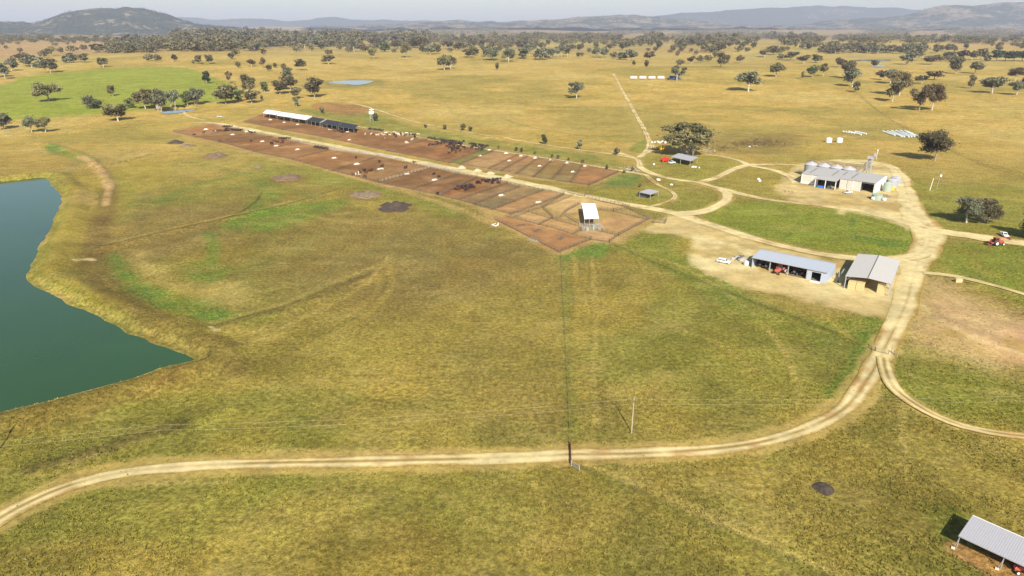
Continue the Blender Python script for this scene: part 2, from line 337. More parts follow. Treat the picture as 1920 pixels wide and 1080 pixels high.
DIVN = [((366,257),(440,243)),((420,268),(510,256)),((475,284),(560,267)),((547,299),(617,281)),((623,320),(710,293)),((710,342),(810,314)),((773,355),(860,326)),((827,366),(896,332)),((860,374),(953,343)),((888,383),(975,350)),((923,393),(1018,357)),((957,402),(1058,365))]
DIVF = [((530,243),(585,233)),((622,260),(677,243)),((727,283),(800,262)),((842,305),(907,280)),((862,308),(928,282)),((917,316),(972,290)),((940,320),(990,293)),((968,326),(1010,296)),((1000,332),(1036,300)),((1035,337),(1062,305)),((1070,342),(1092,309)),((1104,347),(1160,322))]
def paint(x, y, base_only=False):
    """returns albedo (N,3) and grassiness (N,) for ground points"""
    d = np.hypot(x, y); n = len(x)
    N1 = fbm(x, y, 130, 1, 5); N2 = fbm(x, y, 45, 2, 4); N3 = fbm(x, y, 15, 6, 4); N4 = fbm(x, y, 420, 9, 4)
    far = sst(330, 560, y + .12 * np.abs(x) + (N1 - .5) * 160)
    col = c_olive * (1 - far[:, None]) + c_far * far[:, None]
    def mixc(c, m):
        nonlocal col
        col = col * (1 - m[:, None]) + np.asarray(c) * m[:, None]
    near = 1 - far
    mixc(c_gold, near * .75 * sst(.50, .68, N1) * sst(.35, .6, N3))
    mixc(c_brown, near * .65 * sst(.50, .36, N1))
    mixc(c_green, near * .45 * sst(.54, .66, N2))
    mixc(A(192,168,90), far * .7 * sst(.48, .6, N2))
    mixc(A(166,154,84), far * .6 * sst(.54, .68, N1))
    mixc(A(216,192,122), far * .6 * sst(.5, .38, N1))
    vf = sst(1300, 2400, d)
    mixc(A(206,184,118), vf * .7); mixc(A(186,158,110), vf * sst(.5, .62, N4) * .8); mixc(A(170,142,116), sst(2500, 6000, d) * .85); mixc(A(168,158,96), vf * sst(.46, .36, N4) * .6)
    g = np.ones(n)
    wob = (N3 - .5) * 6 + (vn(x, y, 3.5, 8) - .5) * 3
    for P_, c, f, o in PATCH:
        s = sdist(x, y, P_, f * 2 + 12) + wob * min(1, f / 4) * 1.3
        m = sst(f, -f, s) * o
        if c[1] > c[0] and f <= 5 and o <= .9: m = m * np.clip(.35 + 1.1 * vn(x, y, 7, 14), 0, 1)
        mixc(c, m)
        if c[0] > 1.25 * c[1] and 5 <= f <= 12: g *= 1 - .6 * m
    # bare inner face and rough, darker brown outer face of the dam bank
    dp = sdist(x, y, POND, 40)
    mixc(A(150,150,66), sst(7, 1, dp + wob * .3) * .7); mixc(A(178,160,76), sst(3, 6, dp) * sst(14, 9, dp) * .6)
    mixc(A(190,164,104), sst(1.8, .4, dp + wob * .2) * (.1 + .6 * sst(.48, .58, N2)))
    for Lb in (BANK_OUT, BANK_FR):
        db = dist_line(x, y, Lb, False, 20); mixc(A(122,98,62), sst(7.5, 2, db + wob * .6) * .6 * (.4 + N3))
    for L_, c, hw, o in LINES + STRAW_TR:
        dd = dist_line(x, y, L_, False, hw * 3 + 4)
        mixc(c, sst(hw * 1.9, hw * .4, dd + wob * .12) * o * np.clip(.35 + 1.3 * vn(x, y, 6, 12), 0, 1))
    for P_ in YARDS:
        s = sdist(x, y, P_, 14) + wob * .9
        m = sst(2.5, -1.5, s); mixc(c_dirt, m * .95); g *= 1 - m * .85
    ym = g < .6
    mixc(A(206,176,116), ym * .55 * sst(.52, .62, N2)); mixc(A(196,166,96), ym * .6 * sst(.60, .66, N3))
    # spills of dirt along the pens
    for P_ in (PEN_N, PEN_F):
        s = sdist(x, y, P_, 14) + wob * .4; m = sst(5, 0, s) * .75; mixc(c_bare, m); g *= 1 - m * .6
    for c_p in PENS + YARDPEN:
        s = sdist(x, y, c_p[0], 6); m = sst(.8, -.5, s)
        mixc(c_p[1], m); g = np.where(m > .4, .12 if c_p[1][1] < c_p[1][0] * .9 else .5, g)
    pm = np.zeros(n, bool)
    for P_, _c in PENS[:11]: pm |= inside(x, y, P_)
    mixc(A(134,98,62), pm * .5 * sst(.48, .62, N2)); mixc(A(200,160,112), pm * .4 * sst(.5, .36, N3))
    pm = sdist(x, y, PEN_F, 2) < 0
    mixc(A(142,98,58), pm * .35 * sst(.52, .66, N2)); mixc(A(206,150,100), pm * .35 * sst(.5, .38, N3))
    for a_, b_ in DIVN + DIVF:
        L_ = GL([a_, b_]); dd = dist_line(x, y, L_, False, 5); mixc(A(112,84,54), sst(1.5, .3, dd) * (.3 + .5 * N3))
    for (mx, my), mw, mh, _ in MOUNDS:
        p = G(mx, my); rr = mw / pxm(*p)
        m = sst(rr * 1.5, rr * .9, np.hypot(x - p[0], y - p[1]) + wob * .4) * .6; mixc(A(160,120,78), m)
    for nm, L_, W_, rut in ROADS:
        wm = float(np.mean(W_)); dd = dist_line(x, y, L_, False, 14)
        m = sst(wm * .5 + 1.3, wm * .5 - .5, dd + wob * .4); mixc(A(206,178,110), m * .65); g *= 1 - m * .6
    return np.clip(col, 0.005, .95), g

# ------------------------------------------------------------------ materials
MATS = {}
def nodes(m): return m.node_tree.nodes, m.node_tree.links
def pmat(name, col, rough=.7, metal=0.0, noise=0.12, scale=3.0, bump=0.0, ribs=None, dirt=None, spec=.4):
    """plain surface with procedural wear; ribs=(axis, period m) adds corrugations in object space"""
    if name in MATS: return MATS[name]
    m = bpy.data.materials.new(name); m.use_nodes = True; N, L = nodes(m); b = N['Principled BSDF']
    b.inputs['Roughness'].default_value = rough; b.inputs['Metallic'].default_value = metal
    b.inputs['Specular IOR Level'].default_value = spec
    tc = N.new('ShaderNodeTexCoord'); n1 = N.new('ShaderNodeTexNoise'); n1.inputs['Scale'].default_value = scale; n1.inputs['Detail'].default_value = 5
    L.new(tc.outputs['Object'], n1.inputs['Vector'])
    mp = N.new('ShaderNodeMapRange'); mp.inputs[1].default_value = .3; mp.inputs[2].default_value = .7
    mp.inputs[3].default_value = 1 - noise; mp.inputs[4].default_value = 1 + noise; L.new(n1.outputs[0], mp.inputs[0])
    hs = N.new('ShaderNodeHueSaturation'); hs.inputs['Color'].default_value = (*col, 1); L.new(mp.outputs[0], hs.inputs['Value'])
    last = hs.outputs[0]
    if dirt is not None:
        n2 = N.new('ShaderNodeTexNoise'); n2.inputs['Scale'].default_value = .35; n2.inputs['Detail'].default_value = 6; L.new(tc.outputs['Object'], n2.inputs['Vector'])
        r2 = N.new('ShaderNodeMapRange'); r2.inputs[1].default_value = .5; r2.inputs[2].default_value = .75; r2.inputs[4].default_value = .5; L.new(n2.outputs[0], r2.inputs[0])
        mx = N.new('ShaderNodeMix'); mx.data_type = 'RGBA'; mx.inputs[7].default_value = (*dirt, 1)
        L.new(r2.outputs[0], mx.inputs[0]); L.new(last, mx.inputs[6]); last = mx.outputs[2]
    if ribs:
        sx = N.new('ShaderNodeSeparateXYZ'); L.new(tc.outputs['Object'], sx.inputs[0])
        mu = N.new('ShaderNodeMath'); mu.operation = 'MULTIPLY'; mu.inputs[1].default_value = 2 * math.pi / ribs[1]; L.new(sx.outputs[ribs[0]], mu.inputs[0])
        si = N.new('ShaderNodeMath'); si.operation = 'SINE'; L.new(mu.outputs[0], si.inputs[0])
        r3 = N.new('ShaderNodeMapRange'); r3.inputs[1].default_value = -1; r3.inputs[3].default_value = .93; r3.inputs[4].default_value = 1.03; L.new(si.outputs[0], r3.inputs[0])
        h2 = N.new('ShaderNodeHueSaturation'); L.new(r3.outputs[0], h2.inputs['Value']); L.new(last, h2.inputs['Color']); last = h2.outputs[0]
        bp = N.new('ShaderNodeBump'); bp.inputs['Strength'].default_value = .25; bp.inputs['Distance'].default_value = .03
        L.new(si.outputs[0], bp.inputs['Height']); L.new(bp.outputs[0], b.inputs['Normal'])
    elif bump:
        bp = N.new('ShaderNodeBump'); bp.inputs['Strength'].default_value = bump; bp.inputs['Distance'].default_value = .1
        L.new(n1.outputs[0], bp.inputs['Height']); L.new(bp.outputs[0], b.inputs['Normal'])
    L.new(last, b.inputs['Base Color'])
    MATS[name] = m; return m

def ground_mat():
    m = bpy.data.materials.new('ground_cover'); m.use_nodes = True; N, L = nodes(m); b = N['Principled BSDF']
    b.inputs['Roughness'].default_value = .95; b.inputs['Specular IOR Level'].default_value = .1
    at = N.new('ShaderNodeAttribute'); at.attribute_name = 'Col'
    ag = N.new('ShaderNodeAttribute'); ag.attribute_name = 'Grass'
    ge = N.new('ShaderNodeNewGeometry')
    def noise(sc, det=4, stretch=None, rough=.6):
        n = N.new('ShaderNodeTexNoise'); n.inputs['Scale'].default_value = sc; n.inputs['Detail'].default_value = det; n.inputs['Roughness'].default_value = rough
        if stretch:
            mpp = N.new('ShaderNodeMapping'); mpp.inputs['Scale'].default_value = stretch; mpp.inputs['Rotation'].default_value = (0, 0, .6)
            L.new(ge.outputs['Position'], mpp.inputs[0]); L.new(mpp.outputs[0], n.inputs['Vector'])
        else: L.new(ge.outputs['Position'], n.inputs['Vector'])
        return n.outputs[0]
    def mr(src, a, b_, c, d):
        r = N.new('ShaderNodeMapRange'); r.inputs[1].default_value = a; r.inputs[2].default_value = b_; r.inputs[3].default_value = c; r.inputs[4].default_value = d
        L.new(src, r.inputs[0]); return r.outputs[0]
    def math_(op, a, b_):
        q = N.new('ShaderNodeMath'); q.operation = op
        for i, v in enumerate((a, b_)):
            if isinstance(v, (int, float)): q.inputs[i].default_value = v
            else: L.new(v, q.inputs[i])
        return q.outputs[0]
    def mix(fac, ca, cb, mode='MIX'):
        q = N.new('ShaderNodeMix'); q.data_type = 'RGBA'; q.blend_type = mode
        if isinstance(fac, (int, float)): q.inputs[0].default_value = fac
        else: L.new(fac, q.inputs[0])
        for i, v in ((6, ca), (7, cb)):
            if isinstance(v, tuple): q.inputs[i].default_value = (*v, 1)
            else: L.new(v, q.inputs[i])
        return q.outputs[2]
    g = ag.outputs['Fac']
    big = noise(.035, 4); mid = noise(.16, 5); fine = noise(.85, 5, None, .7); tuft = noise(1.5, 4, (1, .5, 1), .7); micro = noise(3.2, 3)
    v1 = mr(big, .3, .7, .84, 1.16); v2 = mr(mid, .36, .64, .84, 1.16); v3 = mr(fine, .36, .64, .58, 1.45)
    gg = math_('MULTIPLY', v1, v2)
    fac3 = mix(g, (1, 1, 1), v3)              # fine contrast only where there is grass
    c = mix(1.0, at.outputs['Color'], gg, 'MULTIPLY')
    c = mix(1.0, c, fac3, 'MULTIPLY')
    # dark green tussocks and pale straw tufts
    tk = math_('MULTIPLY', mr(tuft, .54, .64, 0, .62), g)
    c = mix(tk, c, mix(.6, c, tuple(A(84, 88, 34)), 'MIX'))
    ts = math_('MULTIPLY', mr(math_('ADD', math_('MULTIPLY', fine, .5), math_('MULTIPLY', micro, .5)), .54, .66, 0, .5), g)
    c = mix(ts, c, mix(.65, c, tuple(A(214, 190, 106))))
    hue = mr(noise(.14, 7, None, .7), .40, .60, 0, .30); hue = math_('MULTIPLY', hue, g)
    c = mix(hue, c, mix(1.0, c, (.84, 1.0, .66), 'MULTIPLY'))
    hue2 = math_('MULTIPLY', mr(noise(.06, 5, (1, .6, 1)), .44, .62, 0, .5), g)
    c = mix(hue2, c, mix(1.0, c, (1.10, .97, .80), 'MULTIPLY'))
    wv = noise(.05, 8, (.7, 1.3, 1), .78)
    c = mix(math_('MULTIPLY', mr(wv, .53, .62, 0, .45), g), c, mix(.6, c, tuple(A(222, 198, 122))))
    c = mix(math_('MULTIPLY', mr(wv, .46, .38, 0, .45), g), c, mix(.6, c, tuple(A(132, 118, 56))))
    # crumbs and scuffs on bare dirt
    dirtv = mr(noise(.6, 8, None, .72), .3, .7, .84, 1.13)
    c = mix(math_('SUBTRACT', 1.0, g), c, mix(1.0, c, dirtv, 'MULTIPLY'))
    L.new(c, b.inputs['Base Color'])
    hgt_ = math_('ADD', math_('MULTIPLY', fine, .8), math_('MULTIPLY', tuft, .5))
    bp = N.new('ShaderNodeBump'); bp.inputs['Distance'].default_value = .55
    L.new(mr(g, 0, 1, .12, 1.0), bp.inputs['Strength']); L.new(hgt_, bp.inputs['Height']); L.new(bp.outputs[0], b.inputs['Normal'])
    return m
M_GROUND = ground_mat()

def attr_mesh(name, V, Fq, mat, painted=True, cols=None, grass=None):
    me = bpy.data.meshes.new(name)
    V = np.asarray(V, np.float32); Fq = np.asarray(Fq, np.int32); k = Fq.shape[1]
    me.vertices.add(len(V)); me.vertices.foreach_set('co', V.ravel())
    me.loops.add(Fq.size); me.loops.foreach_set('vertex_index', Fq.ravel())
    me.polygons.add(len(Fq)); me.polygons.foreach_set('loop_start', np.arange(0, Fq.size, k, dtype=np.int32))
    me.polygons.foreach_set('loop_total', np.full(len(Fq), k, np.int32))
    me.polygons.foreach_set('use_smooth', np.ones(len(Fq), bool))
    me.update(calc_edges=True)
    if painted:
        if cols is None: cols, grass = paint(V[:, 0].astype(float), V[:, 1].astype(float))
        a = me.attributes.new('Col', 'FLOAT_COLOR', 'POINT')
        a.data.foreach_set('color', np.concatenate([cols, np.ones((len(V), 1))], 1).astype(np.float32).ravel())
        a = me.attributes.new('Grass', 'FLOAT', 'POINT'); a.data.foreach_set('value', np.asarray(grass, np.float32))
    me.materials.append(mat)
    return me
def link(name, me, parent=None):
    o = bpy.data.objects.new(name, me); COL.objects.link(o)
    if parent is not None: o.parent = parent
    return o
def struct(o, kind='structure'): o['kind'] = kind; return o

# ------------------------------------------------------------------ the ground sheet
def build_ground():
    pys = np.concatenate([np.arange(1240, 300, -2.2), np.arange(300, 100, -1.3), np.arange(100, 57, -.9)])
    ang = TH - np.arctan((540 - pys) / F_PX); ys = CAM_H / np.tan(ang)
    ys = np.concatenate([np.array([-900, -400, -200, -100, -50, -20, 0, 20, 35, 48, 56]), ys[ys > 60], np.array([12500, 14500, 17000, 19500, 22000])])
    tin = np.linspace(-.98, .98, 1080)
    tout = np.array([-4, -3, -2.2, -1.7, -1.4, -1.2, -1.1, -1.03])
    ts = np.concatenate([tout, tin, -tout[::-1]])
    Y, T = np.meshgrid(ys, ts, indexing='ij')
    X = T * np.maximum(Y, 60); X = np.clip(X, -23000, 23000)
    x, y = X.ravel(), Y.ravel()
    z = zg(x, y)
    nr, nc = Y.shape; idx = np.arange(nr * nc).reshape(nr, nc)
    Fq = np.stack([idx[:-1, :-1], idx[:-1, 1:], idx[1:, 1:], idx[1:, :-1]], -1).reshape(-1, 4)
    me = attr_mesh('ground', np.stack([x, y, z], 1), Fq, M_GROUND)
    return struct(link('ground', me))
build_ground()

# ------------------------------------------------------------------ roads, yards, pens as draped sheets
def ribbon(name, L_, W_, rut, lift):
    n = len(L_); t = np.gradient(L_, axis=0); t /= np.linalg.norm(t, axis=1)[:, None] + 1e-9
    nrm = np.stack([-t[:, 1], t[:, 0]], 1)
    u = np.linspace(-1, 1, 15)
    s = np.arange(n)
    el = 1 + .55 * (vn(s, s * 0, 4, 3) - .5); er = 1 + .55 * (vn(s, s * 0, 4, 9) - .5)
    half = W_ / 2
    off = np.where(u[None, :] < 0, u[None, :] * (half * el)[:, None], u[None, :] * (half * er)[:, None])
    X = L_[:, 0:1] + nrm[:, 0:1] * off; Y = L_[:, 1:2] + nrm[:, 1:2] * off
    x, y = X.ravel(), Y.ravel(); z = zg(x, y) + lift
    c, g = paint(x, y); c = np.tile(c_dirt, (len(x), 1))
    uu = np.tile(u, n); nn = fbm(x, y, 9, 21, 4); n2 = fbm(x, y, 2.5, 23, 3)
    offm = off.ravel()
    rutm = np.exp(-((np.abs(offm) - .95) / .45) ** 2)
    wide = np.clip(1.6 - np.repeat(W_, 15) / 6.5, .15, 1); mid = np.exp(-(offm / .45) ** 2) * rut * wide
    edge = sst(.55, 1.0, np.abs(uu) + (nn - .5) * .7)
    def mx(cc, m):
        nonlocal c
        m = np.clip(m, 0, 1); c = c * (1 - m[:, None]) + np.asarray(cc) * m[:, None]
    mx(A(246,228,180), rutm * .5 * rut + .25 * sst(.5, .65, nn))
    mx(A(176,150,84), mid * (.35 + .9 * sst(.42, .60, nn)))
    iny = np.zeros(len(x), bool)
    for P_ in YARDS: iny |= inside(x, y, P_)
    oy = np.where(iny, .12, 1.0)
    mx(A(196,164,98), edge * (.35 + .6 * rut) * oy); mx(A(160,142,70), sst(.86, 1.0, np.abs(uu) + (n2 - .5) * .3) * .6 * oy)
    mx(A(190,146,92), .6 * sst(.60, .70, n2) * sst(.45, .6, nn))
    idx = np.arange(n * 15).reshape(n, 15)
    Fq = np.stack([idx[:-1, :-1], idx[1:, :-1], idx[1:, 1:], idx[:-1, 1:]], -1).reshape(-1, 4)
    me = attr_mesh(name, np.stack([x, y, z], 1), Fq[:, ::-1], M_GROUND, True, c, edge * .5 * rut)
    return struct(link(name, me))
for i, (nm, L_, W_, rut) in enumerate(ROADS): ribbon(nm, L_, W_, rut, .13 + .012 * i)

def drape(name, poly, step, lift, ragged=0.0):
    P = np.asarray(poly, float)
    bd = []
    for i in range(len(P)):
        a, b = P[i], P[(i + 1) % len(P)]; k = max(1, int(np.linalg.norm(b - a) / step))
        for j in range(k): bd.append(a + (b - a) * j / k)
    bd = np.array(bd)
    if ragged:
        bd = bd + (np.stack([vn(bd[:, 0], bd[:, 1], 4, 1), vn(bd[:, 0], bd[:, 1], 4, 5)], 1) - .5) * ragged
    x0, y0 = bd.min(0); x1, y1 = bd.max(0)
    gx, gy = np.meshgrid(np.arange(x0, x1, step), np.arange(y0, y1, step))
    gx = gx.ravel() + (vn(gx.ravel(), gy.ravel(), .7, 2) - .5) * step * .3; gy = gy.ravel()
    s = sdist(gx, gy, bd, step * 2); k = s < -step * .45; ins = np.stack([gx[k], gy[k]], 1)
    pts = np.concatenate([bd, ins]); nb = len(bd)
    vs, es, fs, _, _, _ = geometry.delaunay_2d_cdt([Vector(p) for p in pts], [(i, (i + 1) % nb) for i in range(nb)], [list(range(nb))], 1, 1e-4)
    V = np.array([(v.x, v.y) for v in vs]); z = zg(V[:, 0], V[:, 1]) + lift
    Fq = np.array([f for f in fs if len(f) == 3])
    me = attr_mesh(name, np.column_stack([V, z]), Fq, M_GROUND)
    return struct(link(name, me))
drape('gravel_yard', YARDS[0], 2.2, .06, 3); drape('gravel_yard', YARDS[1], 1.8, .06, 3)
for P_, _c in PENS: drape('pen_ground', P_, 2.0, .07)
for P_, _c in YARDPEN: drape('pen_ground', P_, 1.6, .075)

# ------------------------------------------------------------------ water
def water_mat(name, col, rough=.06):
    m = bpy.data.materials.new(name); m.use_nodes = True; N, L = nodes(m); b = N['Principled BSDF']
    b.inputs['Base Color'].default_value = (*col, 1); b.inputs['Roughness'].default_value = rough; b.inputs['IOR'].default_value = 1.33; b.inputs['Specular IOR Level'].default_value = .36
    g = N.new('ShaderNodeNewGeometry'); n = N.new('ShaderNodeTexNoise'); n.inputs['Scale'].default_value = .9; n.inputs['Detail'].default_value = 3
    n2 = N.new('ShaderNodeTexNoise'); n2.inputs['Scale'].default_value = .02; n2.inputs['Detail'].default_value = 3
    L.new(g.outputs['Position'], n.inputs[0]); L.new(g.outputs['Position'], n2.inputs[0])
    bp = N.new('ShaderNodeBump'); bp.inputs['Strength'].default_value = .12; bp.inputs['Distance'].default_value = .12
    L.new(n.outputs[0], bp.inputs['Height']); L.new(bp.outputs[0], b.inputs['Normal'])
    r = N.new('ShaderNodeMapRange'); r.inputs[1].default_value = .3; r.inputs[2].default_value = .7; r.inputs[3].default_value = .9; r.inputs[4].default_value = 1.12
    L.new(n2.outputs[0], r.inputs[0]); h = N.new('ShaderNodeHueSaturation'); h.inputs['Color'].default_value = (*col, 1)
    L.new(r.outputs[0], h.inputs['Value']); L.new(h.outputs[0], b.inputs['Base Color'])
    return m
def water(name, poly, lift, mat):
    P = [tuple(p) for p in poly]
    z = max(Z(*P[0]), 0) if lift is None else lift
    cx = np.mean([p[0] for p in P]); cy = np.mean([p[1] for p in P])
    tris = geometry.tessellate_polygon([[Vector((p[0], p[1], 0)) for p in P]])
    me = bpy.data.meshes.new(name); me.from_pydata([(p[0], p[1], z) for p in P], [], [tuple(t) for t in tris]); me.update()
    if me.polygons and me.polygons[0].normal.z < 0: me.flip_normals()
    me.materials.append(mat); return struct(link(name, me))
M_W1 = water_mat('dam_water_green', (.026, .068, .020)); M_W2 = water_mat('pond_water', (.06, .09, .11), .03)
water('water', POND, .12, M_W1)
def grow(P, k):
    c = P.mean(0); return c + (P - c) * k
for P, lv in PONDS: water('water', grow(P, 1.03), lv, M_W2)

# ------------------------------------------------------------------ mesh builder
class MB:
    def __init__(s): s.v = []; s.f = []; s.m = []
    def add(s, vs, fs, mi=0):
        b = len(s.v); s.v += [tuple(v) for v in vs]; s.f += [tuple(i + b for i in f) for f in fs]; s.m += [mi] * len(fs); return s
    def box(s, c, d, rz=0, mi=0, taper=1.0):
        x, y, z = c; a, b, h = d[0] / 2, d[1] / 2, d[2] / 2; ca, sa = math.cos(rz), math.sin(rz); vs = []
        for k in (-1, 1):
            t = taper if k == 1 else 1
            for i, j in ((-1, -1), (1, -1), (1, 1), (-1, 1)):
                u, v = i * a * t, j * b * t; vs.append((x + u * ca - v * sa, y + u * sa + v * ca, z + k * h))
        return s.add(vs, [(3, 2, 1, 0), (4, 5, 6, 7), (0, 1, 5, 4), (1, 2, 6, 5), (2, 3, 7, 6), (3, 0, 4, 7)], mi)
    def tube(s, p, q, r0, r1=None, n=8, mi=0, cap=True):
        r1 = r0 if r1 is None else r1; p, q = Vector(p), Vector(q); d = (q - p).normalized()
        a = d.orthogonal().normalized(); b = d.cross(a); vs = []
        for c, r in ((p, r0), (q, r1)):
            for i in range(n): t = 2 * math.pi * i / n; vs.append(c + (a * math.cos(t) + b * math.sin(t)) * r)
        fs = [(i, (i + 1) % n, n + (i + 1) % n, n + i) for i in range(n)]
        if cap: fs += [tuple(range(n))[::-1], tuple(range(n, 2 * n))]
        return s.add(vs, fs, mi)
    def prism(s, prof, y0, y1, mi=0, inset=0):
        """side profile in x,z extruded over y"""
        n = len(prof); vs = [(x, y0, z) for x, z in prof] + [(x, y1, z) for x, z in prof]
        fs = [tuple(range(n)), tuple(range(2 * n - 1, n - 1, -1))] + [(i, i + n, (i + 1) % n + n, (i + 1) % n) for i in range(n)]
        return s.add(vs, fs, mi)
    def lathe(s, c, prof, n=20, mi=0):
        x, y, z = c; vs = []
        for r, h in prof:
            for i in range(n): t = 2 * math.pi * i / n; vs.append((x + r * math.cos(t), y + r * math.sin(t), z + h))
        fs = []
        for k in range(len(prof) - 1):
            for i in range(n): fs.append((k * n + i, k * n + (i + 1) % n, (k + 1) * n + (i + 1) % n, (k + 1) * n + i))
        fs += [tuple(range(n))[::-1], tuple(range((len(prof) - 1) * n, len(prof) * n))]
        return s.add(vs, fs, mi)
    def quad(s, a, b, c, d, mi=0): return s.add([a, b, c, d], [(0, 1, 2, 3)], mi)
    def mesh(s, name, mats, bevel=0, smooth_=False):
        me = bpy.data.meshes.new(name); me.from_pydata(s.v, [], s.f)
        if not isinstance(mats, (list, tuple)): mats = [mats]
        for m in mats: me.materials.append(m)
        me.polygons.foreach_set('material_index', s.m)
        if smooth_: me.polygons.foreach_set('use_smooth', [True] * len(s.f))
        me.update()
        if bevel:
            import bmesh
            bm = bmesh.new(); bm.from_mesh(me); bmesh.ops.bevel(bm, geom=list(bm.edges), offset=bevel, segments=2, affect='EDGES', profile=.6, clamp_overlap=True)
            bm.to_mesh(me); bm.free()
        return me
    def build(s, name, mats, parent=None, bevel=0, smooth_=False): return link(name, s.mesh(name, mats, bevel, smooth_), parent)
def tag(o, label, cat, group=None, kind=None):
    o['label'] = label; o['category'] = cat
    if group: o['group'] = group
    if kind: o['kind'] = kind
    return o
def thing(name, label, cat, loc, rz=0, group=None):
    o = bpy.data.objects.new(name, None); COL.objects.link(o); o.location = loc; o.rotation_euler = (0, 0, rz); o.empty_display_size = .5
    return tag(o, label, cat, group)
def copy_tree(o, parent=None):
    c = o.copy(); COL.objects.link(c)
    if parent is not None: c.parent = parent
    for ch in [q for q in CH.get(o.name, [])] : copy_tree(ch, c)
    return c
CH = {}
def reg(o):
    """remember children once, before copies are made"""
    for ch in o.children: reg(ch)
    CH[o.name] = list(o.children)
ORD = ['first','second','third','fourth','fifth','sixth','seventh','eighth','ninth','tenth','eleventh','twelfth','thirteenth','fourteenth','fifteenth','sixteenth','seventeenth','eighteenth','nineteenth','twentieth']
def ordw(i):
    if i < 20: return ORD[i]
    return {2: 'twenty', 3: 'thirty', 4: 'forty', 5: 'fifty'}[(i + 1) // 10] + ('-' + ORD[(i + 1) % 10 - 1] if (i + 1) % 10 else 'th')

# materials of things
M_ROOF = pmat('weathered_zinc_roof', (.35, .34, .325), .75, .0, .06, 2, ribs=(0, .76), dirt=(.32, .30, .28))
M_ROOF_P = pmat('pale_grey_roof', (.36, .355, .375), .7, .0, .05, 2, ribs=(0, .34))
M_ROOF_B = pmat('blue_grey_roof', (.34, .375, .43), .7, .0, .05, 2, ribs=(0, .76))
M_ROOF_W = pmat('white_roof', (.80, .80, .79), .6, 0, .03, 2, ribs=(0, .76))
M_ROOF_H = pmat('hay_shed_roof', (.46, .44, .41), .75, 0, .06, 2, ribs=(1, .76))
M_WALL = pmat('cream_wall_sheet', (.56, .52, .46), .7, 0, .06, 1.2, ribs=(0, .5), dirt=(.42, .36, .28))
M_WALL_W = pmat('white_gable_sheet', (.72, .71, .68), .7, 0, .05, 1.2)
M_WALL_B = pmat('blue_grey_wall', (.36, .41, .50), .7, 0, .05, 1.2, ribs=(0, .5))
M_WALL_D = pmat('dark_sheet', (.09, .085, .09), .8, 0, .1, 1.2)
M_STEEL = pmat('galvanised_steel', (.42, .42, .42), .5, .4, .1)
M_STEEL_D = pmat('dark_steel', (.10, .095, .09), .6, .2, .1)
M_PURLIN = pmat('shaded_purlin_steel', (.22, .21, .21), .7, .1, .1)  # darker copy of the steel, shade under the roof put into its colour
M_RUST = pmat('rusty_pipe', (.20, .13, .08), .8, 0, .25, 4)
M_RAIL = pmat('weathered_rail', (.16, .12, .075), .85, 0, .2, 3)
M_RAIL_L = pmat('silver_rail', (.42, .38, .30), .7, .1, .15, 3)
M_WOOD = pmat('grey_timber', (.30, .27, .20), .9, 0, .2, 3)
M_CONC = pmat('pale_concrete', (.44, .35, .25), .85, 0, .12, 2)
M_CONC_W = pmat('white_concrete', (.74, .70, .63), .85, 0, .1, 2)
M_CLOTH = pmat('black_shade_cloth', (.022, .026, .034), .9, 0, .15, 1)
M_WHITE = pmat('white_paint', (.80, .80, .78), .35, 0, .03, 2)
M_GLASS = pmat('dark_window_glass', (.02, .025, .03), .08, 0, .05, 1, spec=.6)
M_TYRE = pmat('tyre_rubber', (.02, .02, .02), .85, 0, .2, 4)
M_RED = pmat('red_tractor_paint', (.42, .035, .025), .45, 0, .12, 3)
M_REDD = pmat('faded_red_paint', (.34, .075, .045), .6, 0, .2, 3)
M_REDB = pmat('bright_red_paint', (.60, .03, .02), .4, 0, .08, 3)
M_YEL = pmat('yellow_machine_paint', (.78, .46, .02), .45, 0, .08, 3)
M_BLUE = pmat('dark_blue_tarp', (.03, .06, .16), .6, 0, .15, 2)
M_BLUE2 = pmat('bright_blue_plastic', (.03, .16, .62), .5, 0, .08, 2)
M_GREENTANK = pmat('green_grey_tank', (.29, .35, .29), .7, 0, .08, 2)
M_SILO = pmat('silver_silo_sheet', (.34, .35, .38), .55, .15, .06, 1, ribs=(2, .35))
M_SILOR = pmat('silo_cone_roof', (.42, .42, .44), .6, .1, .06, 1)
M_WRAP = pmat('pale_silage_wrap', (.56, .61, .61), .5, 0, .06, 3)
M_DIRT = pmat('dug_dirt', (.16, .105, .062), .95, 0, .35, .9, bump=1.0)
M_DIRTD = pmat('dark_manure', (.058, .042, .030), .95, 0, .4, 1.3, bump=1.0)
M_DIRTG = pmat('grain_heap', (.42, .34, .21), .95, 0, .15, 1.5, bump=.6)
M_INS = pmat('brown_insulator', (.12, .05, .03), .3, 0, .1, 3)
def straw_mat():
    m = pmat('golden_straw', (.52, .40, .20), .95, 0, .28, 5, bump=.8); return m
M_STRAW = straw_mat()
# ------------------------------------------------------------------ buildings
def frame_at(p0, p1):
    return math.atan2(p1[1] - p0[1], p1[0] - p0[0]), math.hypot(p1[0] - p0[0], p1[1] - p0[1])
def rib_sheet(mb, a, b, c, d, th=.08, mi=0):
    """sloping sheet with thickness; a,b front edge, c,d back edge (a-d, b-c sides)"""
    P = [Vector(q) for q in (a, b, c, d)]; D = Vector((0, 0, -th)); v = P + [q + D for q in P]
    mb.add(v, [(0, 1, 2, 3), (7, 6, 5, 4), (0, 4, 5, 1), (1, 5, 6, 2), (2, 6, 7, 3), (3, 7, 4, 0)], mi)

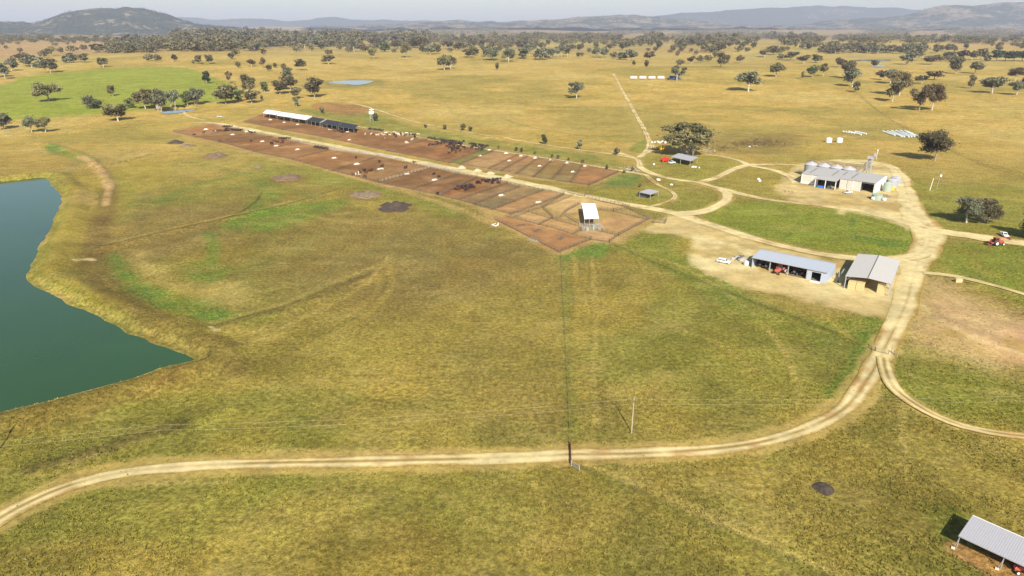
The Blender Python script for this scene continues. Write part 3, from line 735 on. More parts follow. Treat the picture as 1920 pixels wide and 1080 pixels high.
# machinery shed: four bays, the right one walled with a doorway
def machinery_shed():
    p0, p1 = (85.2, 227.4), (104.7, 211.7); rz, Ln = frame_at(p0, p1); t = thing('machinery_shed', 'long blue-grey machinery shed with open bays and tractors inside, on the sandy yard', 'shed', (*p0, Z(*p0)), rz)
    D, he, hr, hb, rd = 10.2, 3.9, 5.0, 4.2, 7.2
    m = MB(); rib_sheet(m, (-.25, -.4, he), (Ln + .25, -.4, he), (Ln + .25, rd, hr), (-.25, rd, hr)); rib_sheet(m, (-.25, rd, hr), (Ln + .25, rd, hr), (Ln + .25, D + .3, hb), (-.25, D + .3, hb))
    rf = m.build('roof', M_ROOF_B, t); g = MB(); g.box((Ln / 2, -.46, he - .04), (Ln + .5, .14, .16)); g.build('gutter', M_STEEL, rf)
    g = MB(); g.box((Ln / 2, rd, hr + .03), (Ln + .5, .45, .05)); g.build('ridge_cap', M_ROOF_B, rf)
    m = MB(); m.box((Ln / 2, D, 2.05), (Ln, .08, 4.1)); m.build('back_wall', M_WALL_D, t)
    for x in (0, Ln):
        m = MB(); pr = [(0, 0), (D - .06, 0), (D - .06, hb - .12), (rd, hr - .12), (0, he - .1)]
        v = [(x - .05, y, z) for y, z in pr] + [(x + .05, y, z) for y, z in pr]
        m.add(v, [(0, 1, 2, 3, 4), (9, 8, 7, 6, 5)] + [(i, i + 5, (i + 1) % 5 + 5, (i + 1) % 5) for i in range(5)]); m.build('end_wall', M_WALL_B if x else M_WALL_B, t)
    for i in range(1, 4):
        m = MB(); x = Ln * i / 4; m.box((x, .1, (he - .1) / 2), (.3, .3, he - .1)); m.build('post', M_STEEL, t)
    x0 = Ln * .75
    for c_, s_ in (((x0 + .85, 0, 1.86), (1.4, .09, 3.72)), ((Ln - .9, 0, 1.86), (1.7, .09, 3.72)), (((x0 + 1.55 + Ln - 1.75) / 2, 0, 3.4), (Ln - x0 - 3.3, .09, .64))): m = MB(); m.box(c_, s_); m.build('front_wall', M_WALL_B, t)
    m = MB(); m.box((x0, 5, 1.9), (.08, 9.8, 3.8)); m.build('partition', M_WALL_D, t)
    m = MB(); m.box((x0 + 3.1, -.9, .06), (3.2, 1.9, .1)); m.build('doorstep_slab', M_CONC_W, t)
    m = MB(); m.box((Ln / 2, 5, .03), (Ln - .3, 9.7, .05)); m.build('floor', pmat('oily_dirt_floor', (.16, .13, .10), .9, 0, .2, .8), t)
    return t, rz, Ln
mshed, mrz, mln = machinery_shed()
def loc_in(p0, rz, u, v): return (p0[0] + u * math.cos(rz) - v * math.sin(rz), p0[1] + u * math.sin(rz) + v * math.cos(rz))

def hay_shed():
    p0, p1 = (108.9, 207.2), (119.3, 199.6); rz, Ln = frame_at(p0, p1); rz = math.atan2(-.549, .836); Ln = 12.8; D, he, hr = 27, 4.3, 5.0
    t = thing('hay_shed', 'open-fronted hay shed with a broad pale grey roof split by a dark ridge line', 'shed', (*p0, Z(*p0)), rz)
    m = MB(); rib_sheet(m, (-.3, -.4, he), (Ln / 2, -.4, hr), (Ln / 2, D + .3, hr), (-.3, D + .3, he)); rib_sheet(m, (Ln / 2, -.4, hr), (Ln + .3, -.4, he), (Ln + .3, D + .3, he), (Ln / 2, D + .3, hr))
    rf = m.build('roof', M_ROOF_H, t); g = MB(); g.box((Ln / 2 - .12, D / 2, hr + .04), (.22, D + .7, .06)); g.build('ridge_cap', M_STEEL_D, rf)
    for i in range(5):
        for x in (0, Ln):
            m = MB(); y = i * D / 4; m.box((x, y, he / 2 - .06), (.26, .3, he - .12)); m.build('post', M_STEEL, t)
            k = MB(); s = 1 if x == 0 else -1; k.tube((x + s * .1, y, he - 1.3), (x + s * 1.5, y, he - .05), .06, n=5); k.build('knee_brace', M_STEEL, t)
    for i in range(5):
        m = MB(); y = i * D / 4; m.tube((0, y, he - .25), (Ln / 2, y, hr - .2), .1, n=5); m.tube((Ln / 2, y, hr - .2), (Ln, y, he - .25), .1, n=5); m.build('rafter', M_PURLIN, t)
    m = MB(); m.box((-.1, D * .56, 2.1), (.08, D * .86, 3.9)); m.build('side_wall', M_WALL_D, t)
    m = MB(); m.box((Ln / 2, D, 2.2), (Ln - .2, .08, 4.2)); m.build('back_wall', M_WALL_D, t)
    return p0, rz, Ln
hp, hrz, hln = hay_shed()
# square bales: front stack, and a taller stack on the right
bale = MB(); bale.box((0, 0, .44), (2.3, 1.15, .86)); bale_me = bale.mesh('hay_bale', M_STRAW, .07)
nb = 0
for (u0, v0, nu, nv, nh, where) in ((.9, .1, 2, 4, 3, 'left hay shed stack'), (9.3, 1.6, 1, 6, 4, 'right hay shed stack')):
    for k in range(nh):
        for j in range(nv):
            for i in range(nu):
                if nu == 2 and k < nh - 1 and j > 1: continue
                if nu == 1 and k < nh - 1 and j > 0: continue
                ww = 1.2
                q = loc_in(hp, hrz, u0 + 1.2 + i * 2.4, v0 + j * 1.2)
                o = link('hay_bale', bale_me); o.location = (*q, Z(*hp) + .1 + k * .88); o.rotation_euler = (0, 0, hrz + random.uniform(-.03, .03))
                lay = ['bottom', 'second', 'third', 'top'][k] if nh == 4 else ['bottom', 'middle', 'top'][k]
                side = ('left-hand ' if i == 0 else 'right-hand ') if nu == 2 else ''
                tag(o, 'straw bale, %s layer, %s row, %sin the %s' % (lay, ORD[j], side, where), 'bale', 'straw bales stacked in the hay shed')

def main_shed():
    p0, p1 = (158.3, 367.2), (185.9, 342.0); rz, Ln = frame_at(p0, p1); D, he, hr, hb, rd = 18.5, 5.4, 6.9, 6.5, 15.2
    t = thing('workshop_shed', 'large pale workshop shed with long grey roof and tall dark doorway', 'shed', (*p0, Z(*p0)), rz)
    m = MB(); rib_sheet(m, (-.3, -.3, he), (Ln + .2, -.3, he), (Ln + .2, rd, hr), (-.3, rd, hr)); rib_sheet(m, (-.3, rd, hr), (Ln + .2, rd, hr), (Ln + .2, D + .3, hb), (-.3, D + .3, hb))
    rf = m.build('roof', M_ROOF, t)
    for u in (3.0, 14.5, 19.0, 24.5):
        g = MB(); v0 = 2.5 if u != 19 else 6; g.add([(u, v0, he + .16 + v0 * .0985), (u + .4, v0, he + .16 + v0 * .0985), (u + .4, rd - 2, he + .16 + (rd - 2) * .0985), (u, rd - 2, he + .16 + (rd - 2) * .0985)], [(0, 1, 2, 3)]); g.build('roof_joint', M_STEEL_D, rf)
    c0, c1 = 9.0, 20.0
    m = MB(); rib_sheet(m, (c0, -5.4, 4.55), (c1, -5.4, 4.55), (c1, -.3, he + .02), (c0, -.3, he + .02)); m.build('canopy', M_ROOF, t)
    for u in (c0 + .3, (c0 + c1) / 2, c1 - .3):
        m = MB(); m.box((u, -5.2, 2.2), (.32, .32, 4.4)); m.build('post', M_WALL_W, t)
    for c_, s_ in (((c0 / 2, -.02, 3.2), (c0 - .1, .1, 4.2)), ((21.6, -.02, 2.6), (3.2, .1, 5.2)), ((27.0, -.02, 2.6), (6.6, .1, 5.2))): m = MB(); m.box(c_, s_); m.build('front_wall', M_WALL, t)
    m = MB(); m.box((c0 / 2, -.06, .55), (c0 - .1, .16, 1.1)); m.build('plinth', M_CONC_W, t)
    for u in (0, 5.6, 23.2, 26.5, 30.3, 36.9):
        m = MB(); m.box((u + .1, -.12, 2.65), (.34, .1, 5.3)); m.build('pilaster', M_WALL_W, t)
    m = MB(); m.box((34.0, -.02, 4.95), (6.6, .1, .7)); m.build('door_lintel', M_WALL_D, t)
    m = MB(); m.box((c0 + 5.5, -1.0, .6), (.5, .06, 1.2)); m.build('side_door', M_WALL_D, t)
    for x in (0, Ln):
        m = MB(); pr = [(0, 0), (D, 0), (D, hb - .12), (rd, hr - .12), (0, he - .1)]; v = [(x - .05, y, z) for y, z in pr] + [(x + .05, y, z) for y, z in pr]
        m.add(v, [(0, 1, 2, 3, 4), (9, 8, 7, 6, 5)] + [(i, i + 5, (i + 1) % 5 + 5, (i + 1) % 5) for i in range(5)]); m.build('gable_wall', M_WALL_W, t)
    m = MB(); m.box((Ln / 2, D, 3), (Ln - .2, .08, 6)); m.build('back_wall', M_WALL, t)
    for c_, s_ in (((14.5, 4.5, 2.3), (11, .08, 4.6)), ((30.5, 6, 2.5), (.08, 12, 5))): m = MB(); m.box(c_, s_); m.build('partition', M_WALL_D, t)
    m = MB(); m.box((Ln / 2, D / 2, .03), (Ln - .3, D - .3, .06)); m.build('floor', MATS['oily_dirt_floor'], t)
    m = MB(); m.box((14.5, -2.8, .05), (11, 5.2, .08)); m.build('apron', MATS['oily_dirt_floor'], t)
    return p0, rz, Ln
wp, wrz, wln = main_shed()
wz = Z(*wp)
# silos behind it
for i, px in enumerate((1522, 1546.5, 1570, 1593)):
    # on the line 22.5 m behind the shed front
    best = min(((abs(PJ(*loc_in(wp, wrz, u / 4, 22.8), 7)[0] - px), u / 4) for u in range(-20, 160)))[1]
    q = loc_in(wp, wrz, best, 22.8); t = thing('silo', 'squat silver silo with conical lid behind the workshop shed, %s from the left' % ORD[i], 'silo', (*q, Z(*q)), wrz, 'row of silos behind the workshop shed')
    m = MB(); m.lathe((0, 0, 0), [(3.6, 0), (3.6, 6.7)], 28); m.build('wall', M_SILO, t, smooth_=False)
    m = MB(); m.lathe((0, 0, 6.7), [(3.75, 0), (2.4, .65), (.45, 1.35), (.42, 1.6), (.05, 1.7)], 28); m.build('cone_lid', M_SILOR, t)
    m = MB()
    for k in range(9): a = math.pi * k / 8; 
    pts = [(3.75 * math.cos(math.pi * k / 10), 0, 6.8 + 1.9 * math.sin(math.pi * k / 10)) for k in range(11)]
    for a, b in zip(pts[:-1], pts[1:]): m.tube(a, b, .11, n=5)
    m.build('hoop_pipe', M_STEEL_D, t)
q0, q1 = loc_in(wp, wrz, -6, 26.9), loc_in(wp, wrz, 32.5, 25.8)
t = thing('silo_catwalk', 'brown lattice catwalk running behind and over the row of silos', 'catwalk', (*q0, Z(*q0)), wrz)
m = MB(); Lc = 34
for z in (8.0, 9.0): m.tube((0, 0, z), (Lc, 0, z), .09, n=5)
for i in range(18):
    m.tube((i * 2, 0, 8.0), (i * 2, 0, 9.0), .06, n=4)
    if i < 17: m.tube((i * 2, 0, 8.0), (i * 2 + 2, 0, 9.0), .05, n=4)
m.build('truss', M_RUST, t); m = MB(); m.box((Lc / 2, .5, 8.0), (Lc, .9, .08)); m.build('walkway', M_STEEL, t)
for i in range(5):
    m = MB(); m.tube((i * 8.5, 0, 0), (i * 8.5, 0, 8.0), .12, n=6); m.build('leg', M_STEEL, t)
q = loc_in(wp, wrz, 27.0, 22.0)
t = thing('grain_elevator', 'tall lattice grain elevator with slanting pipes rising behind the workshop shed', 'elevator', (*q, Z(*q)), wrz)
t.scale = (1.25, 1.25, 1.45)
m = MB()
for a, b in ((-.8, -.8), (.8, -.8), (.8, .8), (-.8, .8)): m.tube((a, b, 0), (a, b, 9.4), .11, n=5)
for k in range(5):
    for a, b, c, d in ((-.8, -.8, .8, -.8), (.8, -.8, .8, .8), (.8, .8, -.8, .8), (-.8, .8, -.8, -.8)):
        m.tube((a, b, k * 1.9), (c, d, k * 1.9 + 1.9), .06, n=4); m.tube((a, b, k * 1.9 + 1.9), (c, d, k * 1.9 + 1.9), .06, n=4)
m.build('tower', M_STEEL, t)
m = MB(); m.tube((0, 0, 9.2), (-6.2, 1.0, 2.6), .28, n=7); m.tube((.3, 0, 8.2), (-3.6, 0, 2.0), .24, n=7); m.build('grain_pipe', M_STEEL, t)
m = MB(); m.box((0, 0, 9.9), (2.4, 1.6, 1.0)); m.box((1.5, 0, 11.0), (.8, .8, 1.3)); m.build('head_box', pmat('dull_lilac_sheet', (.40, .36, .38), .6, .1, .1), t)
m = MB(); m.tube((2.2, 0, 9.5), (2.2, 0, 12.6), .07, n=5); m.tube((2.2, 0, 12.4), (2.2, 0, 13.0), .22, n=6); m.build('beacon_pole', M_WHITE, t)

def tank(name, label, q, r, h, mat, lid=.35, lm=None, group=None, cat='tank'):
    t = thing(name, label, cat, (*q, Z(*q)), .3, group)
    m = MB(); m.lathe((0, 0, 0), [(r, 0), (r * 1.01, h * .5), (r, h)], 26); m.build('wall', mat, t, smooth_=False)
    m = MB(); m.lathe((0, 0, h), [(r * 1.03, 0), (r * .6, lid * .7), (.3, lid), (.28, lid + .18)], 26); m.build('lid', lm or mat, t)
    m = MB(); m.tube((r + .12, 0, .4), (r + .12, 0, h), .06, n=5); m.build('pipe', M_STEEL, t)
    return t
tank('water_tank', 'round pale green water tank in front of the workshop shed doorway', G(1643.5, 374), 2.5, 2.5, M_GREENTANK)
tank('water_tank', 'tall grey-green tank against the white gable of the workshop shed', G(1662, 359), 2.0, 4.3, M_GREENTANK, .8)
tank('water_tank', 'broad silver corrugated tank furthest right behind the green tank', G(1671, 351), 2.9, 4.0, M_SILO, .7, M_SILOR)
tank('water_tank', 'silver corrugated tank at the far right end behind the gable', G(1679, 345), 2.6, 3.6, M_SILO, .6, M_SILOR)
for i, (px, py, lb) in enumerate(((1636.5, 375, 'white square liquid container left of the pale green tank'), (1657.5, 377, 'white square liquid container right of the pale green tank'))):
    q = G(px, py); t = thing('liquid_container', lb, 'container', (*q, Z(*q)), .5, 'white liquid containers by the green tank')
    m = MB(); m.box((0, 0, .15), (1.3, 1.3, .22)); m.build('pallet', M_WOOD, t); m = MB(); m.box((0, 0, .95), (1.25, 1.25, 1.3)); m.build('bottle', M_WHITE, t, .12); m = MB(); m.tube((0, 0, 1.6), (0, 0, 1.75), .2, n=10); m.build('cap', M_STEEL_D, t)
# white poly tanks in the paddock
for i, px in enumerate((1553.5, 1573.5)):
    q = G(px, 266.5); tank('white_tank', ['left of the two white round tanks standing in the dry paddock', 'right of the two white round tanks standing in the dry paddock'][i], q, 2.1, 3.0, M_WHITE, .25, None, 'two white tanks in the dry paddock')

def posts_roof(name, label, corners, hz, mat, hr=None, ridge=None, npost=2, group=None, postm=None, cat='shed', back=False):
    """open shed on posts; corners a,b,c,d (a-b front edge, c-d back edge) in ground plan"""
    a, b, c, d = [Vector(p) for p in corners]; o = a.copy(); t = thing(name, label, cat, (o.x, o.y, Z(o.x, o.y)), 0, group)
    P = [q - o for q in (a, b, c, d)]; hr = hr or hz
    m = MB()
    if ridge is None: rib_sheet(m, (*P[0], hz), (*P[1], hz), (*P[2], hr), (*P[3], hr), .1)
    else:
        r0 = P[0].lerp(P[3], ridge); r1 = P[1].lerp(P[2], ridge); rib_sheet(m, (*P[0], hz), (*P[1], hz), (*r1, hr), (*r0, hr), .1); rib_sheet(m, (*r0, hr), (*r1, hr), (*P[2], hz), (*P[3], hz), .1)
    m.build('roof', mat, t)
    for e0, e1, hh in ((P[0], P[1], hz), (P[3], P[2], hr if ridge is None else hz)):
        for i in range(npost):
            f = .02 + .96 * i / (npost - 1); q = e0.lerp(e1, f); q = q * .98 + (P[0] + P[2]) * .01; m = MB(); m.tube((q.x, q.y, 0), (q.x, q.y, hh - .1), .11, n=6); m.build('post', postm or M_STEEL, t)
    m = MB()
    for e0, e1, hh in ((P[0], P[1], hz), (P[3], P[2], hr if ridge is None else hz)): m.tube((*(e0 * .99 + P[2] * .01), hh - .2), (*(e1 * .99 + P[3] * .01), hh - .2), .09, n=5)
    m.build('beam', M_STEEL, t)
    if back:
        m = MB(); v = [(*P[3], 0), (*P[2], 0), (*P[2], hr - .12), (*P[3], hr - .12)]; m.add([tuple(Vector(q) * .99) for q in v], [(0, 1, 2, 3)]); s = m.build('back_wall', M_WALL_D, t); s.modifiers.new('thick', 'SOLIDIFY').thickness = .06
    return t
# small shelters
posts_roof('open_shed', 'small open shed with a pale grey roof, a white ute parked at its left end', [(100.2, 428.3), (109.2, 413.6), (116.4, 424.5), (107.4, 439.2)], 3.5, M_ROOF_P, 3.9, None, 3, back=False)
posts_roof('hut', 'small low square hut with a flat grey roof beside the loop track', [(63.9, 334.2), (68.5, 328.6), (73.9, 335.0), (69.5, 340.6)], 2.7, M_ROOF_P, 2.9, None, 2)
hq = (66.2, 333.4); m = MB(); m.box((3.0, 1.5, 1.15), (5.6, 4.4, 2.1), -.85); ob = [o for o in bpy.data.objects if o.name == 'hut'][0]; m.build('dark_wall', M_WALL_D, ob)
posts_roof('yard_shed', 'bright white roofed cattle-yard shed standing among the pens', [(30.6, 277.8), (36.9, 278.6), (38.2, 305.0), (31.9, 305.2)], 4.2, M_ROOF_W, 4.8, .42, 4)
yz = Z(34, 290); t = thing('cattle_crush', 'steel cattle crush and races in front of the white roofed yard shed', 'cattle crush', (33.8, 277.5, Z(33.8, 277.5)), .08)
m = MB(); rr = random.Random(4)
for i in range(9):
    x = -4.5 + i * 1.1
    for z in (.5, .95, 1.4, 1.75): m.tube((x, -4.5 + rr.uniform(-.6, .6), z), (x + rr.uniform(-.8, .8), 2.5, z), .05, n=4)
for y in (-4.6, -2.2, .2, 2.4):
    for z in (.5, .95, 1.4, 1.75): m.tube((-5, y, z), (4.6, y + rr.uniform(-.4, .4), z), .05, n=4)
m.build('race_rails', M_RAIL_L, t)
m = MB(); m.box((.6, -1.4, .95), (1.3, 2.4, 1.8)); m.box((-2.4, -2.8, .8), (1.0, 1.8, 1.5)); m.build('crush_body', M_GREENTANK, t, .05); m = MB(); m.box((2.8, -2.8, .5), (1.6, 1.2, .9), .4); m.box((-3.6, .6, .5), (1.1, 1.6, .9), .2); m.build('loading_panel', M_CONC, t, .04)
# long feedlot shelters
wa = [(-235.2, 655.1), (-180.0, 604.0), (-179.6, 622.7), (-240.2, 681.6)]
def lerp2(a, b, f): return (a[0] + (b[0] - a[0]) * f, a[1] + (b[1] - a[1]) * f)
F0, F1 = G(492.5, 211.5, 4.5), G(574, 224.5, 4.5); B0, B1 = G(500, 205.5, 4.5), G(586, 218.5, 4.5)
for i, (f0, f1) in enumerate(((0, .325), (.335, .66), (.67, 1))):
    posts_roof('shade_shelter', ['left-hand white roofed shelter at the far end of the feedlot', 'middle white roofed shelter at the far end of the feedlot', 'right-hand white roofed shelter, next to the black shade cloth'][i], [lerp2(F0, F1, f0), lerp2(F0, F1, f1), lerp2(B0, B1, f1), lerp2(B0, B1, f0)], 4.3, M_ROOF_W, 4.9, None, 3, 'white roofed shelters of the feedlot')
F2, B2 = G(664, 241, 4.0), G(672, 234.5, 4.0); F1b, B1b = G(575, 225, 4), G(587, 219, 4)
for i, (f0, f1) in enumerate(((0, .29), (.33, .66), (.67, 1))):
    posts_roof('shade_cloth_shelter', ['left-hand black shade cloth sail, touching the white roofs', 'middle black shade cloth sail of the feedlot', 'right-hand black shade cloth sail, nearest the cattle along the fence'][i], [lerp2(F1b, F2, f0), lerp2(F1b, F2, f1), lerp2(B1b, B2, f1), lerp2(B1b, B2, f0)], 3.7, M_CLOTH, 4.0, None, 4, 'black shade cloth shelters', cat='shelter')
q = lerp2(F1b, F2, .31); m = MB(); b_ = lerp2(B1b, B2, .31); v = (b_[0] - q[0], b_[1] - q[1])
t = thing('roof_panel', 'narrow pale roof panel between the black shade cloth sails', 'roof panel', (*q, Z(*q)), math.atan2(v[1], v[0])); ln = math.hypot(*v); m.box((ln / 2, 0, 4.1), (ln, 1.6, .1)); m.build('sheet', M_ROOF_P, t)
for a in (0, ln): m = MB(); m.tube((a, 0, 0), (a, 0, 4.05), .1, n=6); m.build('post', M_STEEL, t)

# corner implement shed, lower right
def lr_shed():
    rz = math.atan2(87.7 - 93.6, 83.0 - 77.7); a = (73.0, 88.6); L_, D, h = 16, 7.0, 2.45
    t = thing('implement_shed', 'long open shed with a pale ribbed roof, low in the right corner of the view', 'shed', (*a, Z(*a)), rz)
    m = MB(); rib_sheet(m, (-.1, -.1, h), (L_, -.1, h), (L_, D, h + .18), (-.1, D, h + .18)); rf = m.build('roof', M_ROOF_P, t)
    g = MB(); g.box((L_ / 2, D + .04, h + .2), (L_ + .1, .1, .08)); g.build('flashing', M_WALL_W, rf); g = MB(); g.box((L_ / 2, -.16, h - .02), (L_ + .1, .1, .1)); g.build('gutter', M_STEEL, rf)
    for i in range(3):
        for y in (0, D - .2):
            m = MB(); x = .1 + i * 6.2; m.tube((x, y, 0), (x, y, h - .06), .08, n=8); m.build('post', M_STEEL, t)
            if y == 0:
                m = MB(); m.box((x - .35, -.5, .12), (.55, .4, .24), .3); m.build('footing', pmat('cream_block', (.62, .58, .38), .85, 0, .1, 3), t, .03)
                m = MB(); m.tube((x - .3, -.45, .2), (x, 0, 1.9), .035, n=5); m.build('stay', M_STEEL, t)
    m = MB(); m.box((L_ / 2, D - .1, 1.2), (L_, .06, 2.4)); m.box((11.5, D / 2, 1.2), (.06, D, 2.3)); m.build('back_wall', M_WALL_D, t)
    return a, rz
la, lrz = lr_shed()

# ------------------------------------------------------------------ vehicles
def wheel(t, x, y, r, w_, rim=None):
    m = MB(); m.tube((x, y - w_ / 2, r), (x, y + w_ / 2, r), r, n=16); wh = m.build('wheel', M_TYRE, t, .03)
    s = 1 if y > 0 else -1
    m = MB(); m.tube((x, y + s * w_ / 2, r), (x, y + s * (w_ / 2 + .03), r), r * .55, n=12); m.build('rim', rim or M_STEEL, wh)
def ute(label, q, rz, kind='tray', group=None, paint_=None, cat='ute'):
    """pick-up: x forward"""
    pm = paint_ or M_WHITE; t = thing('parked_ute' if kind == 'tray' else 'parked_car', label, cat, (*q, Z(*q)), rz, group)
    m = MB(); m.prism([(-2.45, .45), (2.3, .42), (2.42, .62), (2.4, .86), (1.15, 1.04), (-2.45, 1.0)], -.88, .88); m.build('body', pm, t, .05)
    m = MB()
    if kind == 'tray': c = [(-.75, 1.0), (1.12, 1.02), (.55, 1.68), (-.62, 1.72)]
    else: c = [(-2.3, .98), (1.12, 1.02), (.5, 1.58), (-1.95, 1.55)]
    m.prism(c, -.76, .76); m.build('cabin', pm, t, .04)
    m = MB(); x0, x1 = c[1], c[2]; m.add([(x0[0] - .02, -.68, x0[1] + .06), (x0[0] - .02, .68, x0[1] + .06), (x1[0] + .06, .6, x1[1] - .06), (x1[0] + .06, -.6, x1[1] - .06)], [(0, 1, 2, 3)]); m.build('windscreen', M_GLASS, t)
    x0, x1 = c[0], c[3]; m = MB(); m.add([(x0[0] - .03, .66, x0[1] + .1), (x0[0] - .03, -.66, x0[1] + .1), (x1[0] - .03, -.6, x1[1] - .08), (x1[0] - .03, .6, x1[1] - .08)], [(0, 1, 2, 3)]); m.build('rear_window', M_GLASS, t)
    for s in (-1, 1):
        m = MB(); y = s * .785
        a, b, cc, d = (c[0][0] + .15, 1.1), (c[1][0] - .3, 1.1), (c[2][0] - .08, c[2][1] - .1), (c[3][0] + .1, c[3][1] - .1)
        m.add([(a[0], y, a[1]), (b[0], y, b[1]), (cc[0], y, cc[1]), (d[0], y, d[1])], [(0, 1, 2, 3)]); m.build('side_window', M_GLASS, t)
        m = MB(); m.box((2.36, s * .62, .74), (.12, .3, .16)); m.build('headlight', M_GLASS, t)
        for x in (1.5, -1.45): wheel(t, x, s * .8, .37, .24)
    if kind == 'tray': m = MB(); m.box((-1.6, 0, 1.03), (1.75, 1.75, .08)); m.box((-1.6, .88, 1.2), (1.75, .05, .3)); m.box((-1.6, -.88, 1.2), (1.75, .05, .3)); m.box((-2.46, 0, 1.2), (.05, 1.75, .3)); m.build('tray', M_STEEL if paint_ is None else pm, t)
    m = MB(); m.box((2.42, 0, .5), (.14, 1.6, .18)); m.build('bumper', M_STEEL_D, t)
    return t
def tractor(label, q, rz, pm=None, loader=False, group=None, s=1.0, rimm=None):
    pm = pm or M_RED; t = thing('tractor', label, 'tractor', (*q, Z(*q)), rz, group); t.scale = (s, s, s)
    m = MB(); m.prism([(.1, .8), (2.2, .8), (2.3, 1.1), (2.15, 1.5), (.1, 1.62)], -.38, .38); m.box((.3, 0, .75), (3.2, .5, .4)); m.build('hood', pm, t, .05)
    m = MB()
    for x in (-1.2, .1):
        for y in (-.6, .6): m.tube((x, y, 1.2), (x * .9, y * .9, 2.5), .06, n=5)
    m.box((-.55, 0, 1.15), (1.4, 1.3, .5)); cb = m.build('cab_frame', M_STEEL_D, t)
    m = MB(); m.box((-.55, 0, 1.95), (1.15, 1.05, 1.0)); m.build('cab_glass', M_GLASS, cb)
    m = MB(); m.box((-.55, 0, 2.58), (1.6, 1.4, .16)); m.build('cab_roof', pm, t, .05)
    m = MB()
    for y in (-1, 1): m.prism([(-1.7, 1.3), (-1.3, 1.75), (-.4, 1.75), (0, 1.25), (-.4, 1.55), (-1.3, 1.55)], y * .95 - .25, y * .95 + .25)
    m.build('mudguards', pm, t)
    for y in (-.98, .98): wheel(t, -.85, y, .85, .46, rimm or M_WHITE)
    for y in (-.8, .8): wheel(t, 1.75, y, .48, .3, rimm or pm)
    m = MB(); m.tube((1.3, .25, 1.5), (1.3, .25, 2.3), .05, n=6); m.build('exhaust', M_STEEL_D, t)
    if loader:
        m = MB()
        for y in (-.5, .5): m.tube((.5, y, 1.5), (1.9, y, 2.5), .09, n=5); m.tube((1.9, y, 2.5), (3.6, y, 2.25), .09, n=5); m.tube((.6, y, .9), (.5, y, 1.5), .09, n=5); m.tube((.9, y, 1.0), (2.0, y, 2.35), .05, n=5)
        m.tube((2.0, -.5, 2.5), (2.0, .5, 2.5), .07, n=5); m.build('loader_arm', pmat('orange_red_paint', (.50, .10, .04), .5, 0, .1), t)
        m = MB(); m.prism([(3.5, 1.9), (4.3, 2.0), (4.2, 2.15), (3.7, 2.45), (3.5, 2.4)], -.9, .9); m.build('bucket', M_STEEL_D, t)
        m = MB(); m.box((-2.3, 0, 1.05), (.9, 1.9, .35)); m.box((-2.1, 0, .6), (.5, .6, .8)); m.tube((-3.2, -.8, .5), (-3.2, .8, .5), .18, n=8); m.tube((-2.4, 0, .9), (-3.2, 0, .5), .09, n=5); m.build('rear_implement', M_REDD, t)
    return t
ute('white dual-cab ute parked alone left of the blue-grey machinery shed', G(1357, 493), -.62, 'car', cat='car')
q_ = G(1590, 362.5); ute('white ute parked on the sand in front of the workshop shed', q_, .5)
q_ = G(1882, 443); ute('white ute beside the dark tree at the road edge, above the red tractor', q_, -1.75)
q_ = G(1260, 306.5); ute('white ute under the left end of the small open shed', q_, .6)
ute('pale old car body alone in the grass beyond the far pens', G(412, 220), .4, 'car', cat='car', paint_=pmat('faded_lilac_car_paint', (.50, .48, .50), .6, 0, .15))
ute('white car beside the small dam near the tank stand', G(697, 207), .2, 'car', cat='car')
tractor('red tractor with raised front loader on the road at the right edge', G(1868, 459.5), .12, M_REDD, True, s=1.2, rimm=M_WHITE)
pm0 = (85.2, 227.4)
tractor('red tractor nosing out of the middle bay of the machinery shed', loc_in(pm0, mrz, 9.6, .6), mrz - 1.75, pmat('faded_pink_red_paint', (.46, .10, .07), .6, 0, .15), s=1.25)
for i, (u, v, lb, cm) in enumerate(((2.2, 4.2, 'dark tractor inside the left bay of the machinery shed', M_STEEL_D), (4.6, 3.6, 'grey-wheeled tractor right of the dark one in the left bay', M_STEEL_D), (14.2, 3.8, 'dark tractor inside the third bay of the machinery shed', M_STEEL_D), (17, 4.0, 'maroon tractor against the partition in the third bay', pmat('maroon_paint', (.10, .012, .02), .5, 0, .1)))):
    tractor(lb, loc_in(pm0, mrz, u, v), mrz - 1.6, cm, s=1.05, rimm=M_STEEL)
tractor('red tractor under the right end of the corner implement shed', loc_in(la, lrz, 9.2, 1.9), lrz - 2.5, pmat('pinkish_red_paint', (.50, .10, .07), .6, 0, .15), s=.8, rimm=M_CONC_W)

